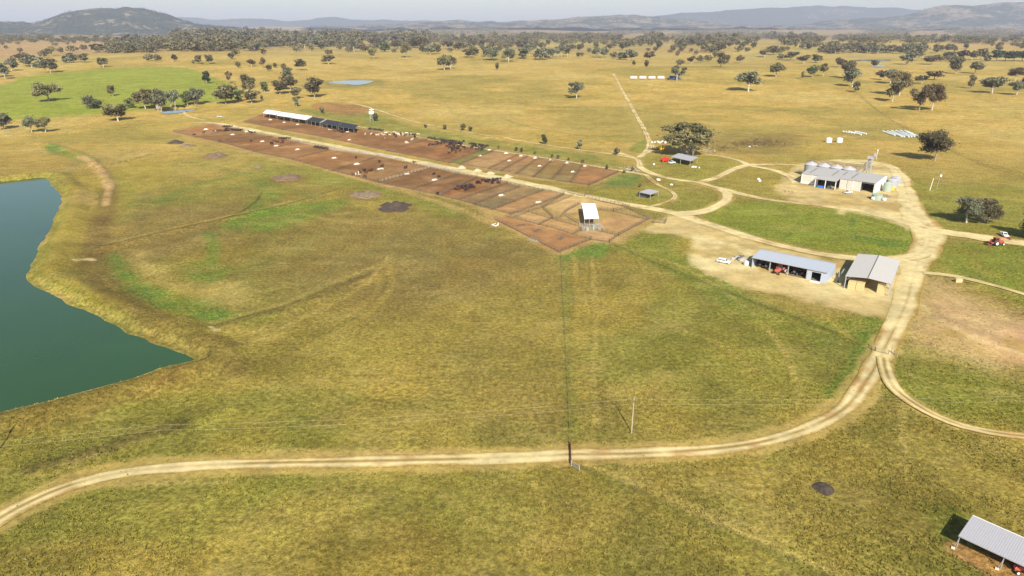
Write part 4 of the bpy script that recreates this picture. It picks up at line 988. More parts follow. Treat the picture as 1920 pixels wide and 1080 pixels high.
def red_truck():
    q = G(1246, 303); t = thing('red_truck', 'bright red field bin and truck left of the small open shed', 'truck', (*q, Z(*q)), .35)
    m = MB(); m.prism([(-2.6, 1.0), (-1.9, .8), (1.2, .8), (1.5, 1.1), (1.5, 2.6), (.9, 3.0), (-1.2, 2.3), (-2.6, 1.6)], -1.2, 1.2); m.build('bin', M_REDB, t, .1)
    m = MB(); m.box((2.3, 0, 1.5), (1.3, 1.9, 1.3)); m.build('cab', M_REDB, t, .12); m = MB(); m.box((2.6, 0, 1.95), (.9, 1.7, .4)); m.build('window', M_GLASS, t)
    m = MB(); m.tube((-.2, -1.3, 1.6), (-2.6, -1.6, .5), .18, n=8); m.build('auger', M_REDB, t)
    for x in (-1.6, 2.1):
        for y in (-1, 1): wheel(t, x, y * 1.0, .5, .3)
red_truck()
def yellow_machine():
    q = G(1241, 281.5); t = thing('yellow_machine', 'yellow farm machine parked beside the big multi-trunked tree', 'farm machine', (*q, Z(*q)), .25)
    m = MB(); m.box((-1.4, 0, 1.7), (1.9, 2.2, 2.3)); m.build('left_housing', M_YEL, t, .2); m = MB(); m.box((1.3, 0, 1.7), (2.2, 2.2, 2.1)); m.build('right_housing', M_YEL, t, .2)
    m = MB(); m.box((0, 0, .7), (6, 1.8, .3)); m.build('chassis', M_STEEL_D, t); m = MB(); m.box((-3.6, 0, .8), (1.8, 2.4, .5)); m.build('header', M_STEEL_D, t, .1)
    m = MB(); m.box((.2, 0, 3.0), (1.2, 1.3, .5)); m.build('engine_cover', M_REDD, t, .1)
    for x in (-1.8, 1.8):
        for y in (-1, 1): wheel(t, x, y * 1.15, .65, .4, M_YEL)
yellow_machine()
def junk(name, label, q, seed, mats, n=8, sp=3, sz=1.2, cat='scrap heap', hh=.6):
    rr = random.Random(seed); t = thing(name, label, cat, (*q, Z(*q)), rr.uniform(0, 3))
    for k, mt in enumerate(mats):
        m = MB()
        for i in range(n // len(mats)):
            x, y = rr.uniform(-sp, sp), rr.uniform(-sp * .6, sp * .6)
            if rr.random() < .5: m.box((x, y, hh / 2), (rr.uniform(.4, sz), rr.uniform(.3, sz * .7), rr.uniform(.2, hh)), rr.uniform(0, 3), taper=rr.uniform(.6, 1))
            else: m.tube((x, y, rr.uniform(.1, hh)), (x + rr.uniform(-sz, sz), y + rr.uniform(-sz, sz), rr.uniform(.1, hh)), rr.uniform(.05, .14), n=5)
        m.build(['scrap_sheets', 'scrap_pipes', 'scrap_frames'][k % 3], mt, t)
    return t
junk('scrap_heap', 'white scrap and sheets lying behind the yellow machine', G(1236, 268), 1, [M_WHITE, M_CONC], 22, 5, 2.2, hh=1.2)
junk('scrap_heap', 'white pieces lying on the grass right of the small open shed', G(1306, 314), 2, [M_WHITE], 9, 2.2, 1.4, hh=.7)
junk('scrap_heap', 'white sheets scattered in the rough ground right of the big tree', G(1415, 275), 3, [M_WHITE, M_CONC], 12, 4, 1.6)
junk('machinery_heap', 'silver frames and machinery parts left of the machinery shed', G(1387, 486), 4, [M_STEEL_D, M_RAIL_L, M_STEEL], 24, 2.2, 2.0, hh=1.1)
junk('scrap_heap', 'rusty scrap scattered on the sand left of the workshop shed', G(1480, 361), 5, [M_RUST], 9, 3.5, .8)
junk('scrap_heap', 'white and brown scraps by the grass track below the small open shed', G(1262, 347), 6, [M_WHITE, M_RUST], 12, 2, .9)
junk('scrap_heap', 'pale rubble at the upper left end of the cattle yards', G(930, 422), 7, [M_WHITE], 8, 2, 1.2)
junk('scrap_heap', 'timber and pallets beside the tanks at the workshop gable', G(1664, 368), 8, [M_WOOD, M_RUST], 18, 3, 1.5)
junk('timber_heap', 'fallen branches and posts under the big multi-trunked tree', G(1328, 283), 9, [M_WOOD], 26, 7, 3.2, hh=.9, cat='timber heap')
junk('timber_heap', 'grey rails and posts heaped at the end of the far pens', G(1180, 318), 10, [M_WOOD], 30, 7, 2.6, hh=.7, cat='timber heap')
junk('stored_goods', 'benches and drums in the canopy of the workshop shed', loc_in(wp, wrz, 14, -1.5), 11, [M_STEEL_D, M_RUST], 16, 3.5, 1.5, cat='stored goods', hh=1.2)
q = loc_in(wp, wrz, 12.2, -4.4); m = MB(); m.box((0, 0, .5), (3.3, 1.2, .9)); o = m.build('blue_crate', M_BLUE2, None, .08); o.location = (*q, wz + .05); o.rotation_euler = (0, 0, wrz); tag(o, 'bright blue crate under the canopy of the workshop shed', 'crate')
q = G(1672, 357); m = MB(); m.box((0, 0, .9), (1.6, 1.2, 1.6)); m.tube((.4, 0, 1.4), (1.6, 0, 2.2), .15, n=6); o = m.build('yellow_pump', M_YEL, None, .08); o.location = (*q, Z(*q)); tag(o, 'yellow pump or engine behind the grey-green tank', 'pump')
q = G(1399, 497); m = MB(); m.lathe((0, 0, 0), [(.9, 0), (1.0, .5), (.9, 1.5), (.4, 1.8)], 14); o = m.build('plastic_drum', pmat('pale_blue_drum', (.50, .55, .62), .6, 0, .08), None); o.location = (*q, Z(*q)); tag(o, 'pale grey drum at the left corner of the machinery shed', 'drum')
for px, py, lb in ((1234.5, 338, 'white cattle trough alone by the road bend'), (1371, 481, '')):
    if not lb: continue
    q = G(px, py); m = MB(); m.lathe((0, 0, 0), [(1.1, 0), (1.25, .6), (1.1, .62), (1.0, .3)], 16); o = m.build('round_trough', M_CONC_W, None); o.location = (*q, Z(*q)); tag(o, lb, 'trough')
q = G(1226, 309); m = MB(); m.box((0, 0, .4), (1, .8, .8)); o = m.build('white_drum', M_WHITE, None, .1); o.location = (*q, Z(*q)); tag(o, 'small white box on the grass left of the red truck', 'box')
for i, (px, py) in enumerate(((1422, 337), (1424.5, 340))):
    q = G(px, py); m = MB(); m.lathe((0, 0, 0), [(.7, 0), (.8, .6), (.6, .9)], 10); o = m.build('salt_lick_drum', M_WHITE, None); o.location = (*q, Z(*q)); tag(o, ['left white drum in the grass oval west of the workshop', 'right white drum in the grass oval west of the workshop'][i], 'drum')
q = G(1796, 529); m = MB(); m.box((0, 0, .6), (2.2, 1.2, 1.2)); o = m.build('hay_bale', M_STRAW, None, .08); o.location = (*q, Z(*q)); tag(o, 'lone weathered bale beside the thin track at the right', 'bale')

# trailers and blue truck, far paddock
for i, px in enumerate((1188, 1205, 1222, 1239)):
    q = G(px, 148.5); s = (1 / pxm(*q)); t = thing('white_trailer', 'white low trailer in the far paddock row, %s from the left' % ORD[i], 'trailer', (*q, Z(*q)), 0, 'row of white trailers in the far paddock')
    m = MB(); m.prism([(-6 * s * 1.05, 1.0), (6 * s * 1.05, 1.0), (6 * s * 1.05, 3.6), (4.6 * s, 4.2), (-4.6 * s, 4.2), (-6 * s * 1.05, 3.6)], -1.2, 1.2); m.build('body', pmat('chalky_white_paint', (.58, .54, .52), .6, 0, .08, 1), t, .1)
    m = MB(); m.box((0, 0, 1.35), (12 * s, 2.5, .7)); m.build('chassis_skirt', pmat('pale_pink_skirt', (.52, .40, .36), .7, 0, .1), t)
    for x in (-1.5, 1.5):
        for y in (-1, 1): wheel(t, x, y * 1.1, .55, .3)
q = G(1263, 150); t = thing('blue_truck', 'dark blue covered truck beside the tree at the end of the white trailers', 'truck', (*q, Z(*q)), -.1); s = 1 / pxm(*q)
m = MB(); m.prism([(-9 * s, 1), (8 * s, 1), (9 * s, 4.8), (-8 * s, 5.8)], -1.4, 1.4); m.build('cover', M_BLUE, t, .15); m = MB(); m.box((10.5 * s, 0, 1.9), (3 * s, 2.3, 2.4)); m.build('cab', M_BLUE, t, .15); m = MB(); m.box((11 * s, 0, 2.7), (2.4 * s, 2.1, .7)); m.build('window', M_GLASS, t)
for x in (-6 * s, -3 * s, 9 * s):
    for y in (-1, 1): wheel(t, x, y * 1.1, .6, .3)
# white tank on a stand
q = G(697.5, 227); hh = hgt(q[0], q[1], 20)
t = thing('tank_stand', 'white tank on a tall steel stand beside the long shelters', 'tank stand', (*q, Z(*q)))
m = MB()
for a, b in ((-1, -1), (1, -1), (1, 1), (-1, 1)): m.tube((a * 1.5, b * 1.5, 0), (a * 1.0, b * 1.0, hh - 3), .12, n=5)
for k in range(3): m.tube((-1.4, -1.4, k * (hh - 3) / 3), (1.2, -1.2, (k + 1) * (hh - 3) / 3), .08, n=4); m.tube((1.4, 1.4, k * (hh - 3) / 3), (-1.2, 1.2, (k + 1) * (hh - 3) / 3), .08, n=4)
m.build('stand', M_STEEL, t); m = MB(); m.lathe((0, 0, hh - 3), [(2.3, 0), (2.4, 1.2), (2.2, 2.2), (.3, 2.8)], 18); m.build('tank', M_WHITE, t)

# wrapped silage bales
wb = MB(); wb.tube((-.65, 0, .6), (.65, 0, .6), .6, n=12); wb_me = wb.mesh('wrapped_bale', M_WRAP, .12)
def bale_rows(corner, far_c, rows, n, grp, lab, rowlab, taper):
    a, b = corner, far_c; cnt = 0
    for r in range(rows):
        p, q = G(*a[r]), G(*b[r]); d = math.hypot(q[0] - p[0], q[1] - p[1]); k = max(2, int(d / 1.9))
        for i in range(k):
            f = i / (k - 1); x, y = p[0] + (q[0] - p[0]) * f + random.uniform(-.15, .15), p[1] + (q[1] - p[1]) * f
            o = link('wrapped_bale', wb_me); o.location = (x, y, Z(x, y)); o.rotation_euler = (0, 0, math.atan2(q[1] - p[1], q[0] - p[0]) + random.uniform(-.08, .08)); cnt += 1
            tag(o, lab % rowlab(r), 'bale', grp)
    return cnt
bale_rows([(1656, 247.5), (1664, 247), (1672, 246.6), (1680, 246.2), (1688, 246), (1696, 246), (1701, 248)], [(1677, 254.5), (1690, 257), (1695, 257), (1704, 257.5), (1709, 257), (1714, 256.5), (1721, 257)], 7, 7, 'right-hand block of wrapped silage bales', 'pale wrapped silage bale in the %s row of the right-hand block', lambda r: ORD[r], 1)
bale_rows([(1581, 248), (1592, 248), (1604, 248)], [(1601, 251), (1614, 253.5), (1623, 252)], 3, 7, 'left-hand block of wrapped silage bales', 'pale wrapped silage bale in the %s row of the left-hand block', lambda r: ORD[r], 1)

# ------------------------------------------------------------------ dirt heaps
def heap(q, ra, rb, h, mat, name, label, seed, cat='dirt heap', rz=0.0, group=None):
    n1, n2 = 15, 30; V = [(0, 0, h * .9)]; rr = np.random.RandomState(seed)
    for i in range(1, n1 + 1):
        f = i / n1
        for j in range(n2):
            a = 2 * math.pi * j / n2; k = 1 + (.42 if h > .6 else .12) * (vn(math.cos(a) * 5 + seed * 9, math.sin(a) * 5, 2.2, seed) - .5) * 2
            x, y = math.cos(a) * ra * f * k, math.sin(a) * rb * f * k
            z = h * (1 - f ** 1.5) * (.35 + 1.1 * float(vn(x + seed * 31, y, 2.0 + ra * .12, seed))) + .22 * (float(vn(x, y, .8, 3)) - .5) * (1 - f)
            if i == n1: z = -.3
            V.append((x, y, z))
    F_ = [(0, 1 + j, 1 + (j + 1) % n2) for j in range(n2)]
    for i in range(n1 - 1):
        for j in range(n2): F_.append((1 + i * n2 + j, 1 + (i + 1) * n2 + j, 1 + (i + 1) * n2 + (j + 1) % n2, 1 + i * n2 + (j + 1) % n2))
    me = bpy.data.meshes.new(name); me.from_pydata(V, [], F_); me.materials.append(mat); me.polygons.foreach_set('use_smooth', [True] * len(F_)); me.update()
    o = link(name, me); o.location = (*q, Z(*q)); o.rotation_euler = (0, 0, rz); tag(o, label, cat, group); return o
M_DIRT2 = pmat('grey_brown_dirt', (.18, .13, .08), .95, 0, .35, .9, bump=1.0)
for i, ((mx, my), mw, mh, lb) in enumerate(MOUNDS):
    q = G(mx, my); r = mw / pxm(*q); heap(q, r, r * .95, mh, [M_DIRTD, M_DIRT2, M_DIRT, M_DIRT, M_DIRT2, M_DIRTD, M_DIRT2][i], 'dirt_heap', lb, i + 1, rz=-.5, group='dirt heaps below the pens')
q = G(1543, 916); heap(q, 2.0, 2.1, .45, M_DIRTD, 'ash_heap', 'small dark round heap alone in the foreground grass', 12)
for i, (px, py) in enumerate(((866, 312), (895, 317.5), (721, 0), (921, 322.5), (952, 329))):
    if py == 0: continue
    q = G(px, py + 3); heap(q, 8.5 / pxm(*q), 3.0, 1.5, M_DIRTG, 'gravel_heap', 'tan gravel heap on the feed road, %s from the far end' % ORD[i if i < 2 else i - 1], 20 + i, 'gravel heap', -.5, 'tan gravel heaps on the feed road')
# ------------------------------------------------------------------ fences and pen furniture
def fence(name, label, pts, h=1.5, step=3.2, rails=4, mat=None, group=None, parts=False, cat='fence', pr=.09, rr_=.045, rail_m=None):
    P = [np.array(p) for p in pts]; mat = mat or M_RAIL; o0 = P[0]
    t = thing(name, label, cat, (o0[0], o0[1], 0), 0, group)
    ps = []
    if not parts: bpy.data.objects.remove(t)
    for a, b in zip(P[:-1], P[1:]):
        d = np.linalg.norm(b - a); k = max(1, int(d / step))
        for i in range(k): ps.append(a + (b - a) * i / k)
    ps.append(P[-1]); xy = np.array(ps); zz = zg(xy[:, 0], xy[:, 1]); m = MB(); pm = MB()
    for i, (p, z) in enumerate(zip(xy, zz)):
        q = (p[0] - o0[0], p[1] - o0[1])
        if parts:
            s = MB(); s.tube((*q, z - .2), (*q, z + h + .1), pr, n=5); s.build('post', mat, t)
        else: pm.tube((*q, z - .2), (*q, z + h + .1), pr, n=4)
    for k in range(rails):
        hh = h * (k + 1) / rails - .08
        for i in range(len(xy) - 1): m.tube((xy[i][0] - o0[0], xy[i][1] - o0[1], zz[i] + hh), (xy[i + 1][0] - o0[0], xy[i + 1][1] - o0[1], zz[i + 1] + hh), rr_, n=4, cap=False)
    if not parts:
        m.v += []; b0 = len(m.v); m.v += pm.v; m.f += [tuple(i + b0 for i in f) for f in pm.f]; m.m += pm.m
        t = m.build(name, mat, None); t.location = (o0[0], o0[1], 0); return tag(t, label, cat, group)
    m.build('rails' if rails > 2 else 'wires', rail_m or mat, t); return t
for i, (a, b) in enumerate(DIVN): fence('pen_fence', 'rail fence across the near row of pens, %s divider from the far left end' % ORD[i], GL([a, b]), group='dividers of the near pen row', mat=(M_RAIL_L if i == 5 else None))
for i, (a, b) in enumerate(DIVF): fence('pen_fence', 'rail fence across the far row of pens, %s divider from the far left end' % ORD[i], GL([a, b]), group='dividers of the far pen row')
fence('pen_fence', 'long lower boundary fence of the near pens beside the dirt heaps', GL([(325,247),(418,268),(475,284),(547,299),(623,320),(710,342),(793,360),(888,382),(957,402)]))
fence('pen_fence', 'rail fence closing the far left end of the near pens', GL([(325,247),(402,233)]))
fence('pen_fence', 'long fence between the near pens and the feed road', GL([(402,233),(483,250),(560,267),(617,281),(710,293),(810,315),(880,329),(953,343),(1015,356),(1058,364)]), mat=M_RAIL_L)
fence('pen_fence', 'long fence between the far pens and the feed road', GL([(457,228),(530,243),(622,260),(727,283),(842,305),(940,320),(1033,337),(1104,347)]))
fence('pen_fence', 'long fence behind the far pens along the pale grass strip', GL([(677,243),(803,261),(915,279),(1000,293),(1060,304),(1160,322)]))
YF = [[(928,412),(1048,473),(1108,450)], [(948,406),(1035,428),(1108,450),(1142,455)], [(965,408),(992,399)], [(1010,423),(1036,410)], [(955,400),(985,398),(1020,389),(1075,368)],
 [(992,398),(1037,412),(1097,428),(1160,442),(1142,455)], [(1016,390),(1037,410)], [(1058,365),(1020,388)], [(1065,362),(1103,372),(1167,387),(1218,411),(1160,442)],
 [(1053,406),(1065,395),(1087,383)], [(1117,393),(1150,397),(1180,389)], [(1150,397),(1216,413)], [(1037,411),(1060,406),(1086,420)], [(1097,428),(1078,438)], [(1219,411),(1250,414),(1247,420),(1226,418)]]
YL = ['around the lowest red-brown yard', 'along the upper side of the lowest yard', 'short, at the upper left corner of the yards', 'between the two left holding yards', 'curving along the top left of the yards', 'through the middle of the yards to the lower right corner', 'slanting beside the small triangular yard', 'from the feed road down to the race', 'around the right-hand outer edge of the yards', 'left of the white roofed yard shed', 'right of the white roofed yard shed', 'across the right-hand yard to the outer corner', 'curved, leading into the cattle crush', 'short, below the cattle crush', 'making the loading pen by the feed road']
for p, lb in zip(YF, YL): fence('yard_fence', 'brown cattle-yard fence ' + lb, GL(p), h=1.7, step=2.4, rails=4, group='fences of the cattle yards', pr=.11, rr_=.055)
fence('paddock_fence', 'wire fence running straight down the middle of the paddock to the road gate', GL([(1051,475),(1057,580),(1062,680),(1068,800),(1069,838)]), 1.2, 4, 3, group=None, parts=True, pr=.06, rr_=.014, mat=M_RAIL)
fence('road_gate', 'rusty brown gate across the dirt road at the middle fence', GL([(1069.5,838),(1070.5,873)]), 1.4, 3.4, 4, mat=pmat('red_rust_gate', (.16, .055, .03), .8, 0, .2), parts=True, cat='gate', pr=.13, rr_=.09)
fence('paddock_fence', 'pale timber fence slanting away below the middle gate', GL([(1071,874),(1086,882)]), 1.2, 3, 3, mat=M_WOOD, parts=True, pr=.12, rr_=.07)
fence('paddock_fence', 'wire fence slanting from the cattle yards to the right-hand gate', GL([(1143,456),(1240,497),(1400,561),(1560,621),(1640,659)]), 1.2, 5, 3, parts=True, pr=.06, rr_=.012)
fence('paddock_fence', 'wire fence across the lower right grass from the middle gate', GL([(1090,880),(1190,922),(1330,985),(1480,1052),(1560,1092)]), 1.1, 7, 3, parts=True, pr=.05, rr_=.008)
fence('paddock_fence', 'wire fence climbing the golden hillside at the right', GL([(1555,135),(1610,180),(1650,212),(1700,245),(1780,280),(1860,312),(1930,338)]), 1.2, 9, 3, pr=.08, rr_=.012)
fence('road_gate', 'thin gate lying across the road at the right-hand fence', GL([(1641,659.5),(1665,665.5)]), 1.2, 3.5, 4, mat=M_RUST, parts=True, cat='gate', pr=.07, rr_=.03)
fence('gate_wing', 'pale timber gate wing right of the right-hand gate', GL([(1671,660),(1682,670)]), 1.3, 1.5, 3, mat=M_WOOD, parts=True, cat='fence', pr=.07, rr_=.05)
fence('gate_wing', 'pale timber brace frame left of the right-hand gate', GL([(1641,659),(1636,657),(1636,651)]), 1.3, 1.5, 3, mat=M_WOOD, parts=True, cat='fence', pr=.07, rr_=.05)
fence('paddock_fence', 'short timber fence by the small hut', GL([(1130,352),(1180,352),(1200,356)]), 1.2, 3, 3, mat=M_RAIL)
fence('paddock_fence', 'timber fence along the grass strip between the yards and the hut', GL([(1104,347),(1140,350),(1095,368)]), 1.2, 3, 3, mat=M_RAIL)

# troughs on concrete pads
tr = []
TRN = [(386,243),(436,253),(492,266),(518,274),(558,281),(627,297),(669,308),(712,318),(763,327),(815,338),(873,351),(940,367),(1010,380)]
TRF = [(507,225),(533,230),(558,234),(619,243),(652,248),(655,263),(763,268),(900,293),(955,302),(1012,312),(1074,323),(918,282),(949,288),(977,293),(1004,297),(1033,301),(1062,306),(1097,312)]
rzp = math.atan2(*(np.array(G(880, 329)) - np.array(G(560, 267)))[::-1])
for row, L_ in (('near', TRN), ('far', TRF)):
    for i, p in enumerate(sorted(L_)):
        q = G(*p); big = 1.0 if row == 'near' else .85
        t = thing('water_trough', 'pale concrete water trough in the %s row of pens, %s from the left' % (row, ORD[i]), 'trough', (*q, Z(*q)), rzp + random.uniform(-.1, .1) + 1.5, 'concrete troughs of the %s pen row' % row)
        m = MB(); m.box((0, 0, .12), (3.6 * big, 2.0 * big, .18)); m.build('pad', M_CONC if i % 3 else M_CONC_W, t, .05)
        m = MB(); m.box((0, .3, .5), (2.4 * big, .6 * big, .55)); m.build('basin', M_CONC_W, t, .06)
        m = MB(); m.box((0, .3, .82), (2.1 * big, .36 * big, .02)); m.build('water_surface', M_W2, t)
# feed bunks along the feed road
m = MB(); m.prism([(-.55, 0), (.55, 0), (.7, .55), (.58, .55), (.42, .15), (-.42, .15), (-.58, .55), (-.7, .55)], -4.5, 4.5); bk = m.mesh('feed_bunk', pmat('lilac_grey_concrete', (.34, .31, .32), .8, 0, .1, 2))
line = smooth(GL([(560,264.5),(617,278.5),(710,290.5),(810,312),(880,326),(953,340),(1015,353)]), 9.6); k = 0
for i in range(len(line) - 1):
    a, b = line[i], line[i + 1]
    if vn(a[0], a[1], 14, 31) < .52: continue
    o = link('feed_bunk', bk); o.location = (a[0], a[1], Z(*a) + .1); o.rotation_euler = (0, 0, math.atan2(b[1] - a[1], b[0] - a[0]) - math.pi / 2); k += 1
    tag(o, 'grey concrete feed bunk beside the feed road, %s from the far end' % ordw(k - 1), 'feed bunk', 'feed bunks along the feed road')
# small wooden things in the lowest yard
for i, (p, lb) in enumerate((((977, 423), 'dark timber hay rack in the lowest yard, left one'), ((1007, 433), 'dark timber hay rack in the lowest yard, middle one'), ((1052, 447), 'dark timber hay rack in the lowest yard, right one'))):
    q = G(*p); t = thing('hay_rack', lb, 'hay rack', (*q, Z(*q)), .4 + i * .3, 'hay racks in the lowest yard'); m = MB()
    for a in (-1.6, 1.6):
        for b in (-.6, .6): m.tube((a, b, 0), (a, b * 1.4, 1.2), .08, n=5)
    m.build('frame', M_RUST, t); m = MB()
    for j in range(8): m.tube((-1.6 + j * .45, -.8, 1.1), (-1.6 + j * .45, 0, .4), .04, n=4); m.tube((-1.6 + j * .45, .8, 1.1), (-1.6 + j * .45, 0, .4), .04, n=4)
    m.build('slats', M_RUST, t); m = MB(); m.box((0, 0, .05), (4.4, 2.4, .1)); m.build('soiled_mat', M_DIRT, t, .03)
q = G(1001, 452); t = thing('cattle_grid_ramp', 'small timber ramp outside the lowest yard', 'ramp', (*q, Z(*q)), -.7); m = MB(); m.box((0, 0, .25), (4.2, 1.2, .3)); m.build('deck', M_WOOD, t); m = MB()
for y in (-.6, .6): m.tube((-2, y, 1.0), (2, y, 1.0), .06, n=5); m.tube((-2, y, 0), (-2, y, 1), .06, n=5); m.tube((2, y, 0), (2, y, 1), .06, n=5)
m.build('rails', M_WOOD, t)

# ------------------------------------------------------------------ power poles and wires
def pole(label, base, h, lean=(0, 0), arm=1.0, name='power_pole', mat=None, r=.13):
    t = thing(name, label, 'pole', (*base, Z(*base)), 0); lx, ly = lean
    m = MB(); m.tube((0, 0, -.2), (lx, ly, h), r, r * .75, 10); m.build('shaft', mat or M_WOOD, t)
    if arm:
        m = MB(); m.box((lx, ly, h - .9), (arm * .14, arm, .14)); m.build('crossarm', M_WOOD, t)
        for s in (-1, 1): m = MB(); m.tube((lx, ly + s * arm * .42, h - .84), (lx, ly + s * arm * .42, h - .6), .05, n=6); m.build('insulator', M_INS, t)
    return t
q = G(1184, 812); pole('pale grey power pole standing alone in the middle foreground paddock', q, 8.6, (0, 0), .9, mat=pmat('silvery_pole', (.36, .33, .24), .8, 0, .12, 2))
qL = G(-18, 862); pole('power pole with crossarm at the far left edge', qL, 8.6, (-.4, 0), 2.0)
qR = (q[0] + 118, q[1] + 3.5)
for j, (dy, dz, lb) in enumerate(((.4, 8.0, 'upper thin power line crossing the whole foreground'), (-.4, 7.3, 'lower thin power line crossing the whole foreground'))):
    pts = []; zq = Z(*q)
    A_ = [(q[0] - 200, q[1] - 26 + (0 if j == 0 else 0)), (q[0] - 93, q[1] - 9.8), q, (q[0] + 118, q[1] + 4)]
    t = MB()
    for a, b in zip(A_[:-1], A_[1:]):
        pv = None
        for k in range(25):
            f = k / 24; p = (a[0] + (b[0] - a[0]) * f, a[1] + (b[1] - a[1]) * f + dy, zq + dz - 4 * 1.1 * f * (1 - f))
            if pv: t.tube(pv, p, .011, n=4, cap=False)
            pv = p
    o = t.build('power_line', pmat('pale_wire', (.46, .42, .26), .5, .0, .02), None); tag(o, lb, 'cable', 'power lines')
q = G(1743, 357.5); pole('leaning pale pole left of the transformer pole', q, 6.6, (.9, .4), 0, 'leaning_pole', pmat('cream_pole', (.62, .57, .42), .8, 0, .1, 2), .2)
q = G(1756, 354.5); t = pole('transformer pole by the yard entrance on the right', q, 10.0, (.4, 0), 2.0, r=.16)
m = MB(); m.box((.5, -.3, 7.2), (.8, .7, 1.1)); m.build('transformer', M_WHITE, t, .08)
q = G(1573, 540); t = pole('dark green pole between the two sheds', G(1572, 529), 4.3, (.6, 2.0), 0, 'leaning_pole', M_GREENTANK, .11)
o = thing('auger', 'slender pale auger leaning beside the hay shed', 'auger', (*G(1568, 531), Z(*G(1568, 531))), -.4); m = MB(); m.tube((0, 0, .3), (2.2, 8.5, 2.6), .14, n=7); m.build('auger_tube', M_GREENTANK, o); m = MB(); m.tube((1.2, 4.5, 0), (1.2, 4.5, 1.6), .07, n=5); m.build('leg', M_STEEL, o)
wheel(o, .4, .6, .3, .2)

# ------------------------------------------------------------------ cattle
def cow_mesh(pose):
    if pose == 'graze': head = [(1.0, 0, 1.05), (1.28, 0, .62), (1.5, 0, .28)]
    elif pose == 'lie': head = [(1.0, 0, .85), (1.3, 0, 1.15), (1.6, 0, 1.08)]
    else: head = [(1.02, 0, 1.3), (1.3, 0, 1.48), (1.65, 0, 1.38)]
    dz = -.55 if pose == 'lie' else 0
    V = [(-.75, 0, 1.08 + dz), (-.3, 0, 1.0 + dz), (.25, 0, 1.0 + dz), (.7, 0, 1.08 + dz)]; Rr = [.34, .40, .41, .36]; E = [(0, 1), (1, 2), (2, 3)]
    p = 3
    for h, r in zip(head, (.22, .16, .10)): V.append((h[0], h[1], h[2] + (dz * .6 if pose == 'lie' else 0))); Rr.append(r); E.append((p, len(V) - 1)); p = len(V) - 1
    hd = len(V) - 2
    for s in (-1, 1): V.append((V[hd][0] - .05, s * .26, V[hd][2] + .1)); Rr.append(.05); E.append((hd, len(V) - 1))
    def leg(root, x, y, back):
        nonlocal V
        if pose == 'lie': J = [(x + .05, y * 1.2, .3), (x + (.35 if not back else .25), y * 1.5, .14), (x + .0, y * 1.7, .1)]
        elif back: J = [(x + .08, y, .78), (x - .1, y, .48), (x - .02, y, .06)]
        else: J = [(x, y, .72), (x + .03, y, .42), (x, y, .06)]
        pr = root
        for j, r in zip(J, (.16, .09, .07)): V.append(j); Rr.append(r); E.append((pr, len(V) - 1)); pr = len(V) - 1
    for s in (-1, 1): leg(0, -.78, s * .24, True); leg(3, .66, s * .22, False)
    V.append((-1.12, 0, 1.1 + dz)); Rr.append(.06); E.append((0, len(V) - 1)); V.append((-1.2, 0, .6 + dz * .6)); Rr.append(.04); E.append((len(V) - 2, len(V) - 1))
    me = bpy.data.meshes.new('cow_cage'); me.from_pydata(V, E, []); o = bpy.data.objects.new('cow_cage', me); COL.objects.link(o)
    sk = o.modifiers.new('s', 'SKIN'); sk.use_smooth_shade = True
    for i, r in enumerate(Rr): me.skin_vertices[0].data[i].radius = (r, r)
    me.skin_vertices[0].data[1].use_root = True
    o.modifiers.new('u', 'SUBSURF').levels = 1
    dg = bpy.context.evaluated_depsgraph_get(); out = bpy.data.meshes.new_from_object(o.evaluated_get(dg)); bpy.data.objects.remove(o); bpy.data.meshes.remove(me); return out
def coat(name, base, patch, th=.56):
    m = bpy.data.materials.new(name); m.use_nodes = True; N, L = nodes(m); b = N['Principled BSDF']; b.inputs['Roughness'].default_value = .7
    tc = N.new('ShaderNodeTexCoord'); n = N.new('ShaderNodeTexNoise'); n.inputs['Scale'].default_value = 1.1; n.inputs['Detail'].default_value = 2; L.new(tc.outputs['Object'], n.inputs[0])
    r = N.new('ShaderNodeMapRange'); r.inputs[1].default_value = th; r.inputs[2].default_value = th + .03; L.new(n.outputs[0], r.inputs[0])
    mx = N.new('ShaderNodeMix'); mx.data_type = 'RGBA'; mx.inputs[6].default_value = (*base, 1); mx.inputs[7].default_value = (*patch, 1); L.new(r.outputs[0], mx.inputs[0]); L.new(mx.outputs[2], b.inputs['Base Color']); return m
COATS = {'black': coat('black_coat', (.014, .011, .011), (.03, .02, .015)), 'brown': coat('dark_red_brown_coat', (.07, .022, .012), (.10, .04, .02)), 'white': coat('cream_coat', (.58, .50, .38), (.50, .38, .25)), 'pied': coat('black_and_cream_coat', (.55, .47, .36), (.02, .015, .012), .48)}
BASE = {p: cow_mesh(p) for p in ('stand', 'graze', 'lie')}; COWM = {}
for p in BASE:
    for c in COATS:
        me = BASE[p].copy(); me.name = 'cow'; me.materials.clear(); me.materials.append(COATS[c]); COWM[p, c] = me
ncow = 0
CW = {'black': 'black', 'brown': 'dark reddish brown', 'white': 'cream', 'pied': 'black and cream'}
def cows(px_pts, mix_, place, group, rz=None, jit=.8, single=None):
    global ncow; rr = random.Random(int(px_pts[0][0] * 7 + px_pts[0][1]))
    for p in px_pts:
        x, y = G(*p); x += rr.uniform(-jit, jit); y += rr.uniform(-jit, jit); c = rr.choice(mix_); po = rr.choice(['stand', 'stand', 'graze'])
        o = link('cow', COWM[po, c]); s = rr.uniform(.98, 1.2); o.scale = (s, s, s); o.location = (x, y, Z(x, y) + .07); o.rotation_euler = (0, 0, (rz if rz is not None else rr.uniform(0, 6.28)) + rr.uniform(-.35, .35)); ncow += 1
        tag(o, single or '%s cow %s' % (CW[c], place), 'cow', group)
def along(a, b, n): return [(a[0] + (b[0] - a[0]) * i / max(1, n - 1), a[1] + (b[1] - a[1]) * i / max(1, n - 1)) for i in range(n)]
alley = rzp
